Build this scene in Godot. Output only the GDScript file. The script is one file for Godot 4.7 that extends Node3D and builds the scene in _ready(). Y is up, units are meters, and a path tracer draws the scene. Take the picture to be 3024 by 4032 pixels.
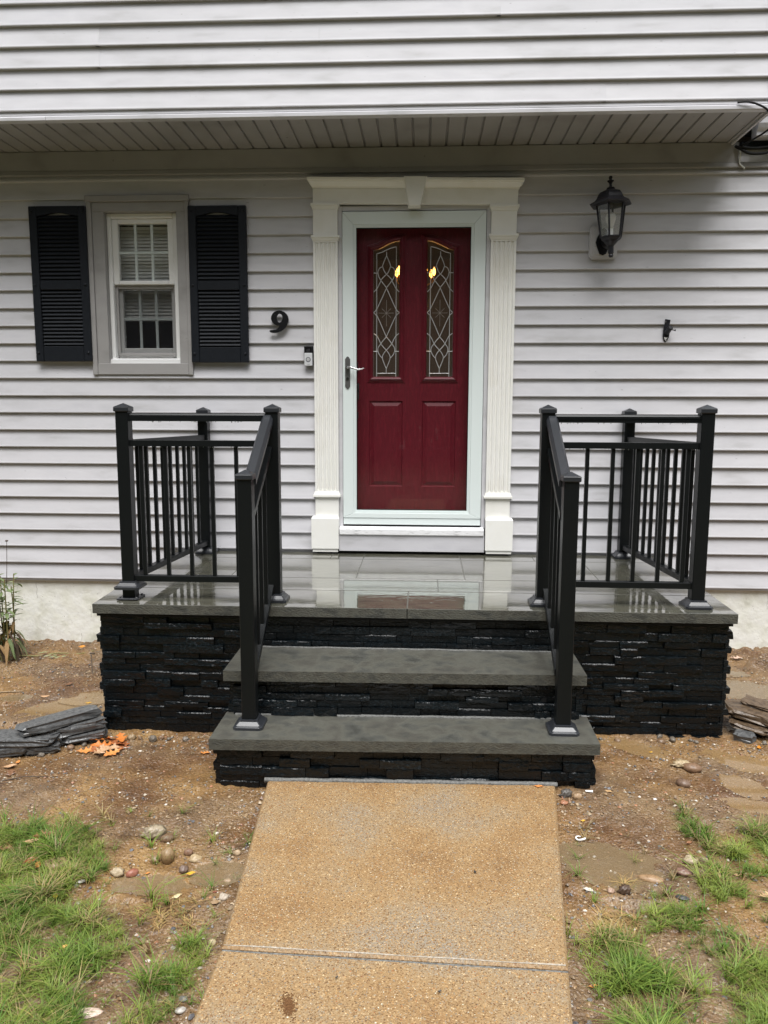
extends Node3D
# A house front with a red door, a wet bluestone porch and black railings, overcast after rain.
# Metres, y up. The wall stands in the plane z = 0, the camera looks towards -z.

var M := {}
var taken := {}
var rng := RandomNumberGenerator.new()
var hn := FastNoiseLite.new()
var fn := FastNoiseLite.new()

# ------------------------------------------------------------------ mesh builder
class Mb:
	var v := PackedVector3Array()
	var n := PackedVector3Array()
	var c := PackedColorArray()
	var col := Color(1, 1, 1)
	var colored := false

	func tri(a: Vector3, b: Vector3, d: Vector3, na: Vector3, nb: Vector3, nd: Vector3) -> void:
		# given counter-clockwise seen from outside, stored clockwise
		v.append(a); v.append(d); v.append(b)
		n.append(na); n.append(nd); n.append(nb)
		if colored:
			c.append(col); c.append(col); c.append(col)

	func flat(a: Vector3, b: Vector3, d: Vector3) -> void:
		var m := (b - a).cross(d - a)
		if m.length_squared() < 1e-18:
			return
		m = m.normalized()
		tri(a, b, d, m, m, m)

	func quad(a: Vector3, b: Vector3, d: Vector3, e: Vector3) -> void:
		flat(a, b, d)
		flat(a, d, e)

	func quad_o(a: Vector3, b: Vector3, d: Vector3, e: Vector3, o: Vector3) -> void:
		var m := (d - a).cross(e - b)
		if m.dot((a + b + d + e) * 0.25 - o) < 0.0:
			quad(a, e, d, b)
		else:
			quad(a, b, d, e)

	func tri_o(a: Vector3, b: Vector3, d: Vector3, o: Vector3) -> void:
		var m := (b - a).cross(d - a)
		if m.dot((a + b + d) / 3.0 - o) < 0.0:
			flat(a, d, b)
		else:
			flat(a, b, d)

	# box with chamfered edges; xf places its centre
	func cbox(xf: Transform3D, size: Vector3, b: float) -> void:
		var h := size * 0.5
		if b <= 0.0:
			box(xf, size)
			return
		b = minf(b, minf(h.x, minf(h.y, h.z)) * 0.9)
		var o := xf.origin
		for a in 3:
			var p := (a + 1) % 3
			var q := (a + 2) % 3
			for s in [-1.0, 1.0]:
				var f := []
				for k in [[-1.0, -1.0], [1.0, -1.0], [1.0, 1.0], [-1.0, 1.0]]:
					var w := Vector3()
					w[a] = s * h[a]
					w[p] = k[0] * (h[p] - b)
					w[q] = k[1] * (h[q] - b)
					f.append(xf * w)
				quad_o(f[0], f[1], f[2], f[3], o)
			# the four chamfers along axis a
			for k in [[-1.0, -1.0], [1.0, -1.0], [1.0, 1.0], [-1.0, 1.0]]:
				var w0 := Vector3(); var w1 := Vector3()
				w0[p] = k[0] * h[p]; w0[q] = k[1] * (h[q] - b)
				w1[p] = k[0] * (h[p] - b); w1[q] = k[1] * h[q]
				var a0 := w0; var a1 := w1
				w0[a] = h[a] - b; w1[a] = h[a] - b
				a0[a] = -(h[a] - b); a1[a] = -(h[a] - b)
				quad_o(xf * w0, xf * w1, xf * a1, xf * a0, o)
		for sx in [-1.0, 1.0]:
			for sy in [-1.0, 1.0]:
				for sz in [-1.0, 1.0]:
					var e := Vector3(sx * h.x, sy * h.y, sz * h.z)
					var i := Vector3(sx * b, sy * b, sz * b)
					tri_o(xf * (e - Vector3(0, i.y, i.z)), xf * (e - Vector3(i.x, 0, i.z)), xf * (e - Vector3(i.x, i.y, 0)), o)

	func box(xf: Transform3D, size: Vector3) -> void:
		var h := size * 0.5
		for a in 3:
			var p := (a + 1) % 3
			var q := (a + 2) % 3
			for s in [-1.0, 1.0]:
				var f := []
				for k in [[-1.0, -1.0], [1.0, -1.0], [1.0, 1.0], [-1.0, 1.0]]:
					var w := Vector3()
					w[a] = s * h[a]
					w[p] = k[0] * h[p]
					w[q] = k[1] * h[q]
					f.append(xf * w)
				quad_o(f[0], f[1], f[2], f[3], xf.origin)

	# box by its two corners
	func bb(lo: Vector3, hi: Vector3, b := 0.0) -> void:
		cbox(Transform3D(Basis(), (lo + hi) * 0.5), hi - lo, b)

	# polygon in the local xy plane, extruded from z0 to z1
	func prism(poly: PackedVector2Array, z0: float, z1: float, xf := Transform3D(), bev := 0.0) -> void:
		var p := poly.duplicate()
		if Geometry2D.is_polygon_clockwise(p):
			p.reverse()
		var top := p
		if bev > 0.0:
			var off := Geometry2D.offset_polygon(p, -bev, Geometry2D.JOIN_MITER)
			if off.size() == 1 and off[0].size() == p.size():
				top = off[0]
				if Geometry2D.is_polygon_clockwise(top):
					top.reverse()
				# line the first corners up
				var best := 0
				for i in top.size():
					if top[i].distance_to(p[0]) < top[best].distance_to(p[0]):
						best = i
				var t2 := PackedVector2Array()
				for i in top.size():
					t2.append(top[(i + best) % top.size()])
				top = t2
			else:
				bev = 0.0
		var m := p.size()
		for i in m:
			var a := p[i]; var b := p[(i + 1) % m]
			quad(xf * Vector3(a.x, a.y, z0), xf * Vector3(b.x, b.y, z0), xf * Vector3(b.x, b.y, z1 - bev), xf * Vector3(a.x, a.y, z1 - bev))
			if bev > 0.0:
				var a2 := top[i]; var b2 := top[(i + 1) % m]
				quad(xf * Vector3(a.x, a.y, z1 - bev), xf * Vector3(b.x, b.y, z1 - bev), xf * Vector3(b2.x, b2.y, z1), xf * Vector3(a2.x, a2.y, z1))
		for side in 2:
			var q := p if side == 0 else top
			var z := z0 if side == 0 else z1
			var ix := Geometry2D.triangulate_polygon(q)
			for i in range(0, ix.size(), 3):
				var a := q[ix[i]]; var b := q[ix[i + 1]]; var d := q[ix[i + 2]]
				if ((b - a).cross(d - a) > 0.0) != (side == 1):
					var t := b; b = d; d = t
				flat(xf * Vector3(a.x, a.y, z), xf * Vector3(b.x, b.y, z), xf * Vector3(d.x, d.y, z))

	# profile of (z, y) points run along x
	func run_x(prof: PackedVector2Array, x0: float, x1: float) -> void:
		prism(prof, 0.0, x1 - x0, Transform3D(Basis(Vector3(0, 0, 1), Vector3(0, 1, 0), Vector3(-1, 0, 0)), Vector3(x1, 0, 0)))

	# profile of (x, z) points run along y
	func run_y(prof: PackedVector2Array, y0: float, y1: float, bev := 0.0) -> void:
		var p := PackedVector2Array()
		for q in prof:
			p.append(Vector2(q.x, -q.y))
		prism(p, y0, y1, Transform3D(Basis(Vector3(1, 0, 0), Vector3(0, 0, -1), Vector3(0, 1, 0)), Vector3.ZERO), bev)

	# a block between two level rectangles [x0, x1, z0, z1]
	func frustum(r0: Array, y0: float, r1: Array, y1: float) -> void:
		var a := [Vector3(r0[0], y0, r0[2]), Vector3(r0[1], y0, r0[2]), Vector3(r0[1], y0, r0[3]), Vector3(r0[0], y0, r0[3])]
		var b := [Vector3(r1[0], y1, r1[2]), Vector3(r1[1], y1, r1[2]), Vector3(r1[1], y1, r1[3]), Vector3(r1[0], y1, r1[3])]
		var o := Vector3()
		for i in 4:
			o += (a[i] + b[i]) / 8.0
		for i in 4:
			var j := (i + 1) % 4
			quad_o(a[i], a[j], b[j], b[i], o)
		quad_o(a[0], a[1], a[2], a[3], o)
		quad_o(b[0], b[1], b[2], b[3], o)

	# round tube through points
	func tube(pts: Array, r0: float, r1: float, sides := 6, caps := true) -> void:
		var rings := []
		var m := pts.size()
		var up := Vector3(0, 1, 0)
		var t0: Vector3 = (pts[1] - pts[0]).normalized()
		if absf(t0.dot(up)) > 0.9:
			up = Vector3(1, 0, 0)
		var x := up.cross(t0).normalized()
		for i in m:
			var t: Vector3
			if i == 0:
				t = (pts[1] - pts[0]).normalized()
			elif i == m - 1:
				t = (pts[m - 1] - pts[m - 2]).normalized()
			else:
				t = (pts[i + 1] - pts[i - 1]).normalized()
			x = (x - t * x.dot(t)).normalized()
			var y := t.cross(x)
			var r := lerpf(r0, r1, float(i) / float(m - 1))
			var ring := []
			for k in sides:
				var a := TAU * float(k) / float(sides)
				var d := x * cos(a) + y * sin(a)
				ring.append([pts[i] + d * r, d])
			rings.append(ring)
		for i in m - 1:
			for k in sides:
				var k2 := (k + 1) % sides
				var a: Array = rings[i][k]; var b: Array = rings[i][k2]
				var d: Array = rings[i + 1][k2]; var e: Array = rings[i + 1][k]
				tri(a[0], b[0], d[0], a[1], b[1], d[1])
				tri(a[0], d[0], e[0], a[1], d[1], e[1])
		if caps:
			for k in range(1, sides - 1):
				flat(rings[0][0][0], rings[0][k + 1][0], rings[0][k][0])
				flat(rings[m - 1][0][0], rings[m - 1][k][0], rings[m - 1][k + 1][0])

	# lathe: profile of (radius, y), bottom to top
	func lathe(prof: Array, sides: int, xf := Transform3D(), smooth := true) -> void:
		for i in prof.size() - 1:
			var p: Vector2 = prof[i]; var q: Vector2 = prof[i + 1]
			var sl := Vector2(q.y - p.y, p.x - q.x).normalized()
			for k in sides:
				var a0 := TAU * float(k) / sides; var a1 := TAU * float(k + 1) / sides
				var c0 := Vector3(cos(a0), 0, sin(a0)); var c1 := Vector3(cos(a1), 0, sin(a1))
				var a := xf * (c0 * p.x + Vector3(0, p.y, 0)); var b := xf * (c1 * p.x + Vector3(0, p.y, 0))
				var d := xf * (c1 * q.x + Vector3(0, q.y, 0)); var e := xf * (c0 * q.x + Vector3(0, q.y, 0))
				if smooth:
					var n0 := (xf.basis * (c0 * sl.x + Vector3(0, sl.y, 0))).normalized()
					var n1 := (xf.basis * (c1 * sl.x + Vector3(0, sl.y, 0))).normalized()
					tri(a, e, d, n0, n0, n1)
					tri(a, d, b, n0, n1, n1)
				else:
					quad(a, e, d, b)

	func mesh() -> ArrayMesh:
		var a := []
		a.resize(Mesh.ARRAY_MAX)
		a[Mesh.ARRAY_VERTEX] = v
		a[Mesh.ARRAY_NORMAL] = n
		if colored:
			a[Mesh.ARRAY_COLOR] = c
		var m := ArrayMesh.new()
		m.add_surface_from_arrays(Mesh.PRIMITIVE_TRIANGLES, a)
		return m

# ------------------------------------------------------------------ objects
func numbered(parent: Node, called: String) -> String:
	var key := str(parent.get_instance_id()) + called
	var k: int = taken.get(key, 0)
	taken[key] = k + 1
	return called if k == 0 else "%s_%03d" % [called, k]

func tag(o: Node, label: String, category: String, group := "") -> void:
	o.set_meta("label", label)
	o.set_meta("category", category)
	if group != "":
		o.set_meta("group", group)

func thing(called: String, label: String, category: String, at := Vector3.ZERO, group := "") -> Node3D:
	var o := Node3D.new()
	o.name = numbered(self, called)
	add_child(o, true)
	o.position = at
	tag(o, label, category, group)
	return o

func part(called: String, what, mat: Material, parent: Node, at := Vector3.ZERO) -> MeshInstance3D:
	var o := MeshInstance3D.new()
	o.name = numbered(parent, called)
	o.mesh = what.mesh() if what is Mb else what
	o.material_override = mat
	parent.add_child(o, true)
	o.position = at
	return o

func group_part(called: String, parent: Node, at := Vector3.ZERO) -> Node3D:
	var o := Node3D.new()
	o.name = numbered(parent, called)
	parent.add_child(o, true)
	o.position = at
	return o

func single(called: String, what, mat: Material, label: String, category: String, group := "", at := Vector3.ZERO) -> MeshInstance3D:
	var o := part(called, what, mat, self, at)
	tag(o, label, category, group)
	return o

func struct(called: String, what, mat: Material, at := Vector3.ZERO) -> MeshInstance3D:
	var o := part(called, what, mat, self, at)
	o.set_meta("kind", "structure")
	return o

func pv(a: Array) -> PackedVector2Array:
	var p := PackedVector2Array()
	for i in range(0, a.size(), 2):
		p.append(Vector2(a[i], a[i + 1]))
	return p

func lin(r: float, g: float, b: float) -> Color:
	return Color(r, g, b).linear_to_srgb()

# ------------------------------------------------------------------ textures
func noise_image(size: int, freq: float, oct := 4, sd := 1, kind := FastNoiseLite.TYPE_SIMPLEX_SMOOTH) -> Image:
	var f := FastNoiseLite.new()
	f.seed = sd
	f.noise_type = kind
	f.frequency = freq
	f.fractal_octaves = oct
	return f.get_seamless_image(size, size)

# greyscale noise turned into colour through evenly spread stops (sRGB)
func ramp(img: Image, stops: Array) -> Image:
	var src := img.duplicate()
	src.convert(Image.FORMAT_L8)
	var d: PackedByteArray = src.get_data()
	var lut := PackedByteArray()
	lut.resize(256 * 3)
	for i in 256:
		var t := float(i) / 255.0 * (stops.size() - 1)
		var k := mini(int(t), stops.size() - 2)
		var c: Color = stops[k].lerp(stops[k + 1], t - k)
		lut[i * 3] = int(c.r * 255.0); lut[i * 3 + 1] = int(c.g * 255.0); lut[i * 3 + 2] = int(c.b * 255.0)
	var o := PackedByteArray()
	o.resize(d.size() * 3)
	var j := 0
	for x in d:
		var k: int = x * 3
		o[j] = lut[k]; o[j + 1] = lut[k + 1]; o[j + 2] = lut[k + 2]
		j += 3
	return Image.create_from_data(img.get_width(), img.get_height(), false, Image.FORMAT_RGB8, o)

func speckle(img: Image, count: int, lo: int, hi: int, cols: Array, sd: int) -> void:
	var r := RandomNumberGenerator.new()
	r.seed = sd
	var w := img.get_width()
	for i in count:
		var s := r.randi_range(lo, hi)
		var s2 := r.randi_range(lo, hi)
		var c: Color = cols[r.randi() % cols.size()]
		var k := r.randf_range(0.85, 1.15)
		img.fill_rect(Rect2i(r.randi() % w, r.randi() % w, s, s2), Color(c.r * k, c.g * k, c.b * k))

func tex(img: Image) -> ImageTexture:
	return ImageTexture.create_from_image(img)

func bump(img: Image, k: float) -> ImageTexture:
	var i := img.duplicate()
	i.convert(Image.FORMAT_RGBA8)
	i.bump_map_to_normal_map(k)
	return ImageTexture.create_from_image(i)

func mat(color: Color, rough: float, spec := 0.5, metal := 0.0) -> StandardMaterial3D:
	var m := StandardMaterial3D.new()
	m.albedo_color = color
	m.roughness = rough
	m.metallic_specular = spec
	m.metallic = metal
	return m

func tri_tex(m: StandardMaterial3D, scale: Vector3, albedo: Texture2D, normal: Texture2D = null, nk := 1.0, rough: Texture2D = null) -> StandardMaterial3D:
	m.uv1_triplanar = true
	m.uv1_world_triplanar = true
	m.uv1_scale = scale
	if albedo:
		m.albedo_texture = albedo
	if normal:
		m.normal_enabled = true
		m.normal_texture = normal
		m.normal_scale = nk
	if rough:
		m.roughness_texture = rough
		m.roughness_texture_channel = BaseMaterial3D.TEXTURE_CHANNEL_RED
	return m

# ------------------------------------------------------------------ the scene
func _ready() -> void:
	rng.seed = 20241
	var cam := Camera3D.new()
	cam.name = "camera"
	add_child(cam)
	cam.position = Vector3(0.0, 1.6766, 5.1262)
	cam.rotation_degrees = Vector3(-7.5813, 2.9278, 0.1768)
	cam.fov = 67.293
	cam.near = 0.05
	cam.far = 400.0
	cam.current = true

	var sm := ProceduralSkyMaterial.new()
	sm.sky_top_color = Color(0.93, 0.965, 1.0)
	sm.sky_horizon_color = Color(0.51, 0.53, 0.56)
	sm.sky_curve = 0.6
	sm.ground_bottom_color = Color(0.30, 0.29, 0.26)
	sm.ground_horizon_color = Color(0.42, 0.42, 0.40)
	sm.sun_angle_max = 2.0
	var sky := Sky.new()
	sky.sky_material = sm
	var env := Environment.new()
	env.background_mode = Environment.BG_SKY
	env.sky = sky
	env.background_energy_multiplier = 0.66
	env.ambient_light_source = Environment.AMBIENT_SOURCE_SKY
	env.tonemap_mode = Environment.TONE_MAPPER_LINEAR
	env.tonemap_exposure = 3.6
	env.sdfgi_enabled = true
	env.ssao_enabled = true
	env.ssil_enabled = true
	var we := WorldEnvironment.new()
	we.name = "environment"
	we.environment = env
	add_child(we)
	var sun := DirectionalLight3D.new()
	sun.name = "sun"
	sun.light_energy = 0.5
	sun.light_angular_distance = 40.0
	sun.light_color = Color(1.0, 0.995, 0.99)
	sun.shadow_enabled = true
	add_child(sun)
	sun.rotation_degrees = Vector3(-68.0, 6.0, 0.0)

	hn.seed = 5
	hn.frequency = 2.2
	hn.fractal_octaves = 4
	fn.seed = 9
	fn.frequency = 16.0
	fn.fractal_octaves = 3

	make_materials()
	build_ground()
	build_path()
	build_house()
	build_porch()
	build_railings()
	build_wall_things()
	build_flagstones()
	build_rocks_and_leaves()
	build_plants()
	build_surroundings()

# ------------------------------------------------------------------ materials
func make_materials() -> void:
	# vinyl siding: faint embossed grain along the boards and a little weathering
	var grain := noise_image(512, 0.02, 4, 3)
	var blot := noise_image(512, 0.008, 5, 4)
	var vin := ramp(blot, [Color(0.88, 0.88, 0.87), Color(0.97, 0.97, 0.97), Color(1, 1, 1), Color(0.96, 0.96, 0.965)])
	speckle(vin, 90, 1, 3, [Color(0.86, 0.86, 0.85), Color(1, 1, 1)], 7)
	M.siding = tri_tex(mat(lin(0.570, 0.565, 0.590), 0.5, 0.4), Vector3(0.45, 1.6, 0.45), tex(vin), bump(grain, 1.2), 0.25)
	M.siding2 = tri_tex(mat(lin(0.585, 0.579, 0.603), 0.5, 0.4), Vector3(0.37, 1.3, 0.37), tex(vin), bump(grain, 1.2), 0.25)
	M.siding3 = tri_tex(mat(lin(0.555, 0.551, 0.576), 0.5, 0.4), Vector3(0.41, 1.9, 0.41), tex(vin), bump(grain, 1.2), 0.25)
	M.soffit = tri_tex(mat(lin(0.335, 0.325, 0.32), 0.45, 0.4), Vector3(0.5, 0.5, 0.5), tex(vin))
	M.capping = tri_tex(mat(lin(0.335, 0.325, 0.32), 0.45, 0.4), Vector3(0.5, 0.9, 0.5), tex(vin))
	M.trim = tri_tex(mat(lin(0.82, 0.815, 0.78), 0.42, 0.45), Vector3(0.7, 0.7, 0.7), tex(ramp(blot, [Color(0.96, 0.955, 0.94), Color(1, 1, 1), Color(0.985, 0.985, 0.98)])))
	M.storm = mat(lin(0.70, 0.765, 0.755), 0.32, 0.5)
	M.white_vinyl = mat(lin(0.80, 0.80, 0.79), 0.35, 0.5)
	M.sill_paint = tri_tex(mat(lin(0.80, 0.80, 0.81), 0.5, 0.4), Vector3(1.5, 6.0, 1.5), tex(ramp(noise_image(256, 0.03, 4, 12), [Color(0.80, 0.80, 0.80), Color(0.97, 0.97, 0.97), Color(1, 1, 1), Color(0.93, 0.93, 0.94)])), bump(noise_image(256, 0.03, 4, 12), 2.0), 0.4)
	# red door: streaky paint
	var streak := noise_image(512, 0.015, 5, 21)
	var red := ramp(streak, [Color(0.72, 0.66, 0.70), Color(0.95, 0.92, 0.94), Color(0.86, 0.84, 0.86), Color(1, 1, 1), Color(0.80, 0.78, 0.80)])
	M.door = tri_tex(mat(lin(0.145, 0.0105, 0.0205), 0.42, 0.4), Vector3(5.0, 0.8, 5.0), tex(red), bump(streak, 2.0), 0.25)
	M.lead = mat(lin(0.66, 0.67, 0.66), 0.25, 0.6, 0.25)
	M.etch = mat(lin(0.34, 0.31, 0.27), 0.7, 0.3)
	M.nickel = mat(lin(0.50, 0.50, 0.50), 0.25, 0.5, 1.0)
	M.nickel_dark = mat(lin(0.16, 0.16, 0.16), 0.45, 0.5, 0.7)
	M.rubber = mat(lin(0.015, 0.015, 0.015), 0.7, 0.3)
	M.steel = mat(lin(0.42, 0.42, 0.43), 0.25, 0.5, 1.0)
	var g := mat(Color(0.12, 0.13, 0.13, 0.05), 0.02, 0.5)
	g.transparency = BaseMaterial3D.TRANSPARENCY_ALPHA
	M.glass = g
	var g4 := mat(Color(0.50, 0.48, 0.45, 0.20), 0.12, 0.6)
	g4.transparency = BaseMaterial3D.TRANSPARENCY_ALPHA
	M.lite_glass = g4
	var g3 := mat(Color(0.62, 0.62, 0.60, 0.22), 0.06, 0.6)
	g3.transparency = BaseMaterial3D.TRANSPARENCY_ALPHA
	M.lantern_glass = g3
	var g2 := mat(Color(0.16, 0.16, 0.17, 0.42), 0.5, 0.2)
	g2.transparency = BaseMaterial3D.TRANSPARENCY_ALPHA
	M.screen = g2
	# powder-coated aluminium, wet
	var pit := noise_image(256, 0.12, 2, 31)
	M.black = tri_tex(mat(lin(0.0055, 0.0066, 0.0072), 0.36, 0.35), Vector3(6, 6, 6), null, bump(pit, 1.2), 0.18)
	M.black_sheen = tri_tex(mat(lin(0.020, 0.022, 0.026), 0.33, 0.55), Vector3(6, 6, 6), null, bump(pit, 1.2), 0.14)  # lighter copy: sky sheen on the wet tops is put into the base colour
	# shutters: embossed wood grain in black plastic
	var wood := noise_image(512, 0.018, 4, 33)
	M.shutter = tri_tex(mat(lin(0.0085, 0.0105, 0.0145), 0.5, 0.35), Vector3(9.0, 0.9, 9.0), null, bump(wood, 3.0), 0.5)
	M.lantern_black = mat(lin(0.006, 0.0062, 0.0075), 0.45, 0.35)
	M.lantern_worn = tri_tex(mat(lin(0.022, 0.022, 0.027), 0.42, 0.4), Vector3(5, 9, 5), tex(ramp(noise_image(256, 0.02, 4, 35), [Color(0.45, 0.45, 0.48), Color(0.8, 0.8, 0.82), Color(1, 1, 1)])))
	# bluestone: fine cleft grain, grey with a green-brown cast
	var st := noise_image(1024, 0.006, 6, 41)
	var stc := ramp(st, [Color(0.66, 0.66, 0.63), Color(0.86, 0.86, 0.84), Color(1.0, 0.99, 0.94), Color(0.90, 0.88, 0.84), Color(0.80, 0.80, 0.78)])
	speckle(stc, 2600, 1, 3, [Color(0.72, 0.73, 0.72), Color(0.96, 0.95, 0.90), Color(0.80, 0.76, 0.68)], 43)
	var fine := noise_image(512, 0.05, 4, 44)
	M.bluestone = tri_tex(mat(lin(0.084, 0.085, 0.079), 0.36, 0.75), Vector3(0.9, 0.9, 0.9), tex(stc), bump(fine, 2.0), 0.35)
	M.bluestone_edge = tri_tex(mat(lin(0.084, 0.085, 0.079), 0.6, 0.35), Vector3(1.3, 2.6, 1.3), tex(stc), bump(noise_image(512, 0.09, 3, 45), 5.0), 0.55)
	# the porch floor holds a film of rain: low gloss where the stone is only damp, mirror where water stands
	var film := noise_image(1024, 0.0035, 4, 47)
	var filmr := ramp(film, [Color(0.02, 0.02, 0.02), Color(0.02, 0.02, 0.02), Color(0.035, 0.035, 0.035), Color(0.16, 0.16, 0.16), Color(0.36, 0.36, 0.36)])
	var cleft := noise_image(1024, 0.012, 3, 48)
	M.wet_stone = tri_tex(mat(lin(0.105, 0.105, 0.088), 1.0, 1.0), Vector3(0.55, 0.55, 3.2), tex(stc), bump(cleft, 5.0), 0.5, tex(filmr))
	M.pool_stone = tri_tex(mat(lin(0.105, 0.105, 0.088), 0.03, 1.0), Vector3(0.55, 0.55, 1.6), tex(stc), bump(cleft, 5.0), 0.13)
	M.pool_stone.clearcoat_enabled = true
	M.pool_stone.clearcoat = 1.0
	M.pool_stone.clearcoat_roughness = 0.02
	M.wet_stone.clearcoat_enabled = true
	M.wet_stone.clearcoat = 1.0
	M.wet_stone.clearcoat_roughness = 0.04
	M.mortar = tri_tex(mat(lin(0.20, 0.20, 0.19), 0.6, 0.4), Vector3(2, 2, 2), tex(ramp(fine, [Color(0.6, 0.6, 0.6), Color(1, 1, 1)])), bump(fine, 5.0), 0.8)
	M.wet_grout = mat(lin(0.13, 0.13, 0.115), 0.12, 0.8)
	M.core = mat(lin(0.02, 0.02, 0.02), 0.8, 0.3)
	# split-face black slate, wet
	var sl := noise_image(512, 0.02, 5, 51)
	for i in 3:
		var slc := ramp(sl, [Color(0.25, 0.27, 0.28), Color(0.36, 0.39, 0.40), Color(0.46, 0.50, 0.52), Color(0.62, 0.66, 0.68), Color(1, 1, 1)])
		M["slate%d" % i] = tri_tex(mat([lin(0.017, 0.026, 0.032), lin(0.026, 0.036, 0.042), lin(0.010, 0.016, 0.020)][i], 0.26, 0.42), Vector3(3.1 + i, 9.0, 3.1), tex(slc), bump(sl, 8.0), 0.95)
	# loose flagstones
	M.flag_grey = tri_tex(mat(lin(0.10, 0.102, 0.102), 0.32, 0.5), Vector3(3.5, 6.0, 3.5), tex(ramp(sl, [Color(0.62, 0.62, 0.64), Color(0.92, 0.92, 0.92), Color(1, 1, 1)])), bump(sl, 7.0), 0.8)
	M.flag_brown = tri_tex(mat(lin(0.14, 0.10, 0.065), 0.42, 0.5), Vector3(2.2, 6.0, 2.2), tex(ramp(sl, [Color(0.5, 0.48, 0.45), Color(0.85, 0.82, 0.78), Color(1, 1, 1)])), bump(sl, 8.0), 0.8)
	# parged foundation wall: white, spotted with splashed dirt and hair cracks
	var pg := ramp(noise_image(1024, 0.006, 5, 61), [Color(0.86, 0.86, 0.82), Color(0.97, 0.97, 0.95), Color(1, 1, 1), Color(0.96, 0.96, 0.93)])
	speckle(pg, 260, 1, 3, [Color(0.42, 0.38, 0.32), Color(0.56, 0.55, 0.5)], 62)
	speckle(pg, 900, 1, 2, [Color(0.74, 0.73, 0.68), Color(0.80, 0.79, 0.74)], 63)
	var r := RandomNumberGenerator.new()
	r.seed = 64
	for k in 9:
		var cx := r.randf_range(0, 1023); var cy := r.randf_range(0, 1023)
		for s in r.randi_range(20, 70):
			pg.fill_rect(Rect2i(int(cx) % 1024, int(cy) % 1024, 1, 2), Color(0.5, 0.48, 0.43))
			cx = fposmod(cx + r.randf_range(-1.2, 1.2), 1024.0)
			cy = fposmod(cy + 1.5, 1024.0)
	M.parging = tri_tex(mat(lin(0.80, 0.80, 0.755), 0.8, 0.3), Vector3(0.8, 0.8, 0.8), tex(pg), bump(noise_image(512, 0.02, 5, 65), 3.0), 0.5)
	# concrete path: orange-brown exposed fine aggregate with grey worn patches
	var ca := noise_image(512, 0.007, 5, 71)
	var cc := ramp(ca, [Color(0.70, 0.67, 0.60), Color(0.74, 0.67, 0.55), Color(0.77, 0.65, 0.47), Color(0.74, 0.60, 0.41), Color(0.64, 0.50, 0.33)])
	cc.resize(2048, 2048, Image.INTERPOLATE_CUBIC)
	speckle(cc, 150000, 2, 5, [Color(0.68, 0.54, 0.36), Color(0.82, 0.70, 0.51), Color(0.74, 0.61, 0.43), Color(0.60, 0.47, 0.31), Color(0.78, 0.66, 0.47)], 72)
	speckle(cc, 60000, 2, 5, [Color(0.90, 0.80, 0.62), Color(0.58, 0.45, 0.31), Color(0.80, 0.64, 0.42), Color(0.70, 0.66, 0.58)], 73)
	speckle(cc, 5000, 2, 5, [Color(0.96, 0.91, 0.80), Color(0.50, 0.40, 0.30), Color(0.72, 0.47, 0.28)], 74)
	var cg := noise_image(1024, 0.25, 2, 75)
	M.concrete = tri_tex(mat(lin(0.49, 0.47, 0.475), 0.55, 0.4), Vector3(0.5, 0.5, 0.5), tex(cc), bump(cg, 3.0), 0.5)
	M.rust = tri_tex(mat(lin(0.155, 0.075, 0.028), 0.6, 0.4), Vector3(5, 5, 5), tex(ramp(fine, [Color(0.7, 0.66, 0.6), Color(1, 1, 1)])))
	M.concrete_pale = tri_tex(mat(lin(0.48, 0.42, 0.35), 0.7, 0.3), Vector3(2, 2, 2), tex(ramp(fine, [Color(0.7, 0.7, 0.68), Color(1, 1, 1)])), bump(fine, 5.0), 0.7)
	# wet soil
	var so := noise_image(512, 0.012, 6, 81)
	var sc := ramp(so, [Color(0.60, 0.56, 0.52), Color(0.80, 0.77, 0.74), Color(0.92, 0.90, 0.88), Color(1, 1, 0.98), Color(0.82, 0.78, 0.74)])
	sc.resize(1024, 1024, Image.INTERPOLATE_CUBIC)
	speckle(sc, 22000, 2, 5, [Color(0.62, 0.58, 0.54), Color(0.96, 0.92, 0.86), Color(0.78, 0.72, 0.66), Color(0.86, 0.80, 0.72)], 82)
	speckle(sc, 5200, 1, 5, [Color(1, 1, 1), Color(0.45, 0.45, 0.47), Color(1.0, 0.84, 0.64), Color(0.56, 0.50, 0.46)], 83)
	var ms := tri_tex(mat(Color(1, 1, 1), 0.40, 0.5), Vector3(0.85, 0.85, 0.85), tex(sc), bump(noise_image(1024, 0.06, 5, 84), 7.0), 1.0)
	ms.vertex_color_use_as_albedo = true
	M.soil = ms
	M.mud_water = water(lin(0.32, 0.205, 0.09), 0.5)
	M.mud_water_grey = water(lin(0.25, 0.18, 0.10), 0.5)
	var gm := mat(Color(1, 1, 1), 0.5, 0.35)
	gm.vertex_color_use_as_albedo = true
	gm.cull_mode = BaseMaterial3D.CULL_DISABLED
	gm.backlight_enabled = true
	gm.backlight = Color(0.35, 0.45, 0.15)
	M.blade = gm
	var gv := mat(Color(1, 1, 1), 0.45, 0.5)
	gv.vertex_color_use_as_albedo = true
	M.gravel = gv
	M.room = mat(lin(0.16, 0.125, 0.09), 0.8, 0.3)
	M.room_dark = mat(lin(0.06, 0.058, 0.055), 0.8, 0.3)
	M.blind = mat(lin(0.74, 0.75, 0.72), 0.5, 0.4)
	M.asphalt_roof = mat(lin(0.06, 0.06, 0.06), 0.9, 0.2)
	M.bark = mat(lin(0.09, 0.07, 0.055), 0.9, 0.2)

func water(c: Color, a: float) -> StandardMaterial3D:
	var m := mat(Color(c.r, c.g, c.b, a), 0.04, 0.5)
	m.transparency = BaseMaterial3D.TRANSPARENCY_ALPHA
	return m

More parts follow.
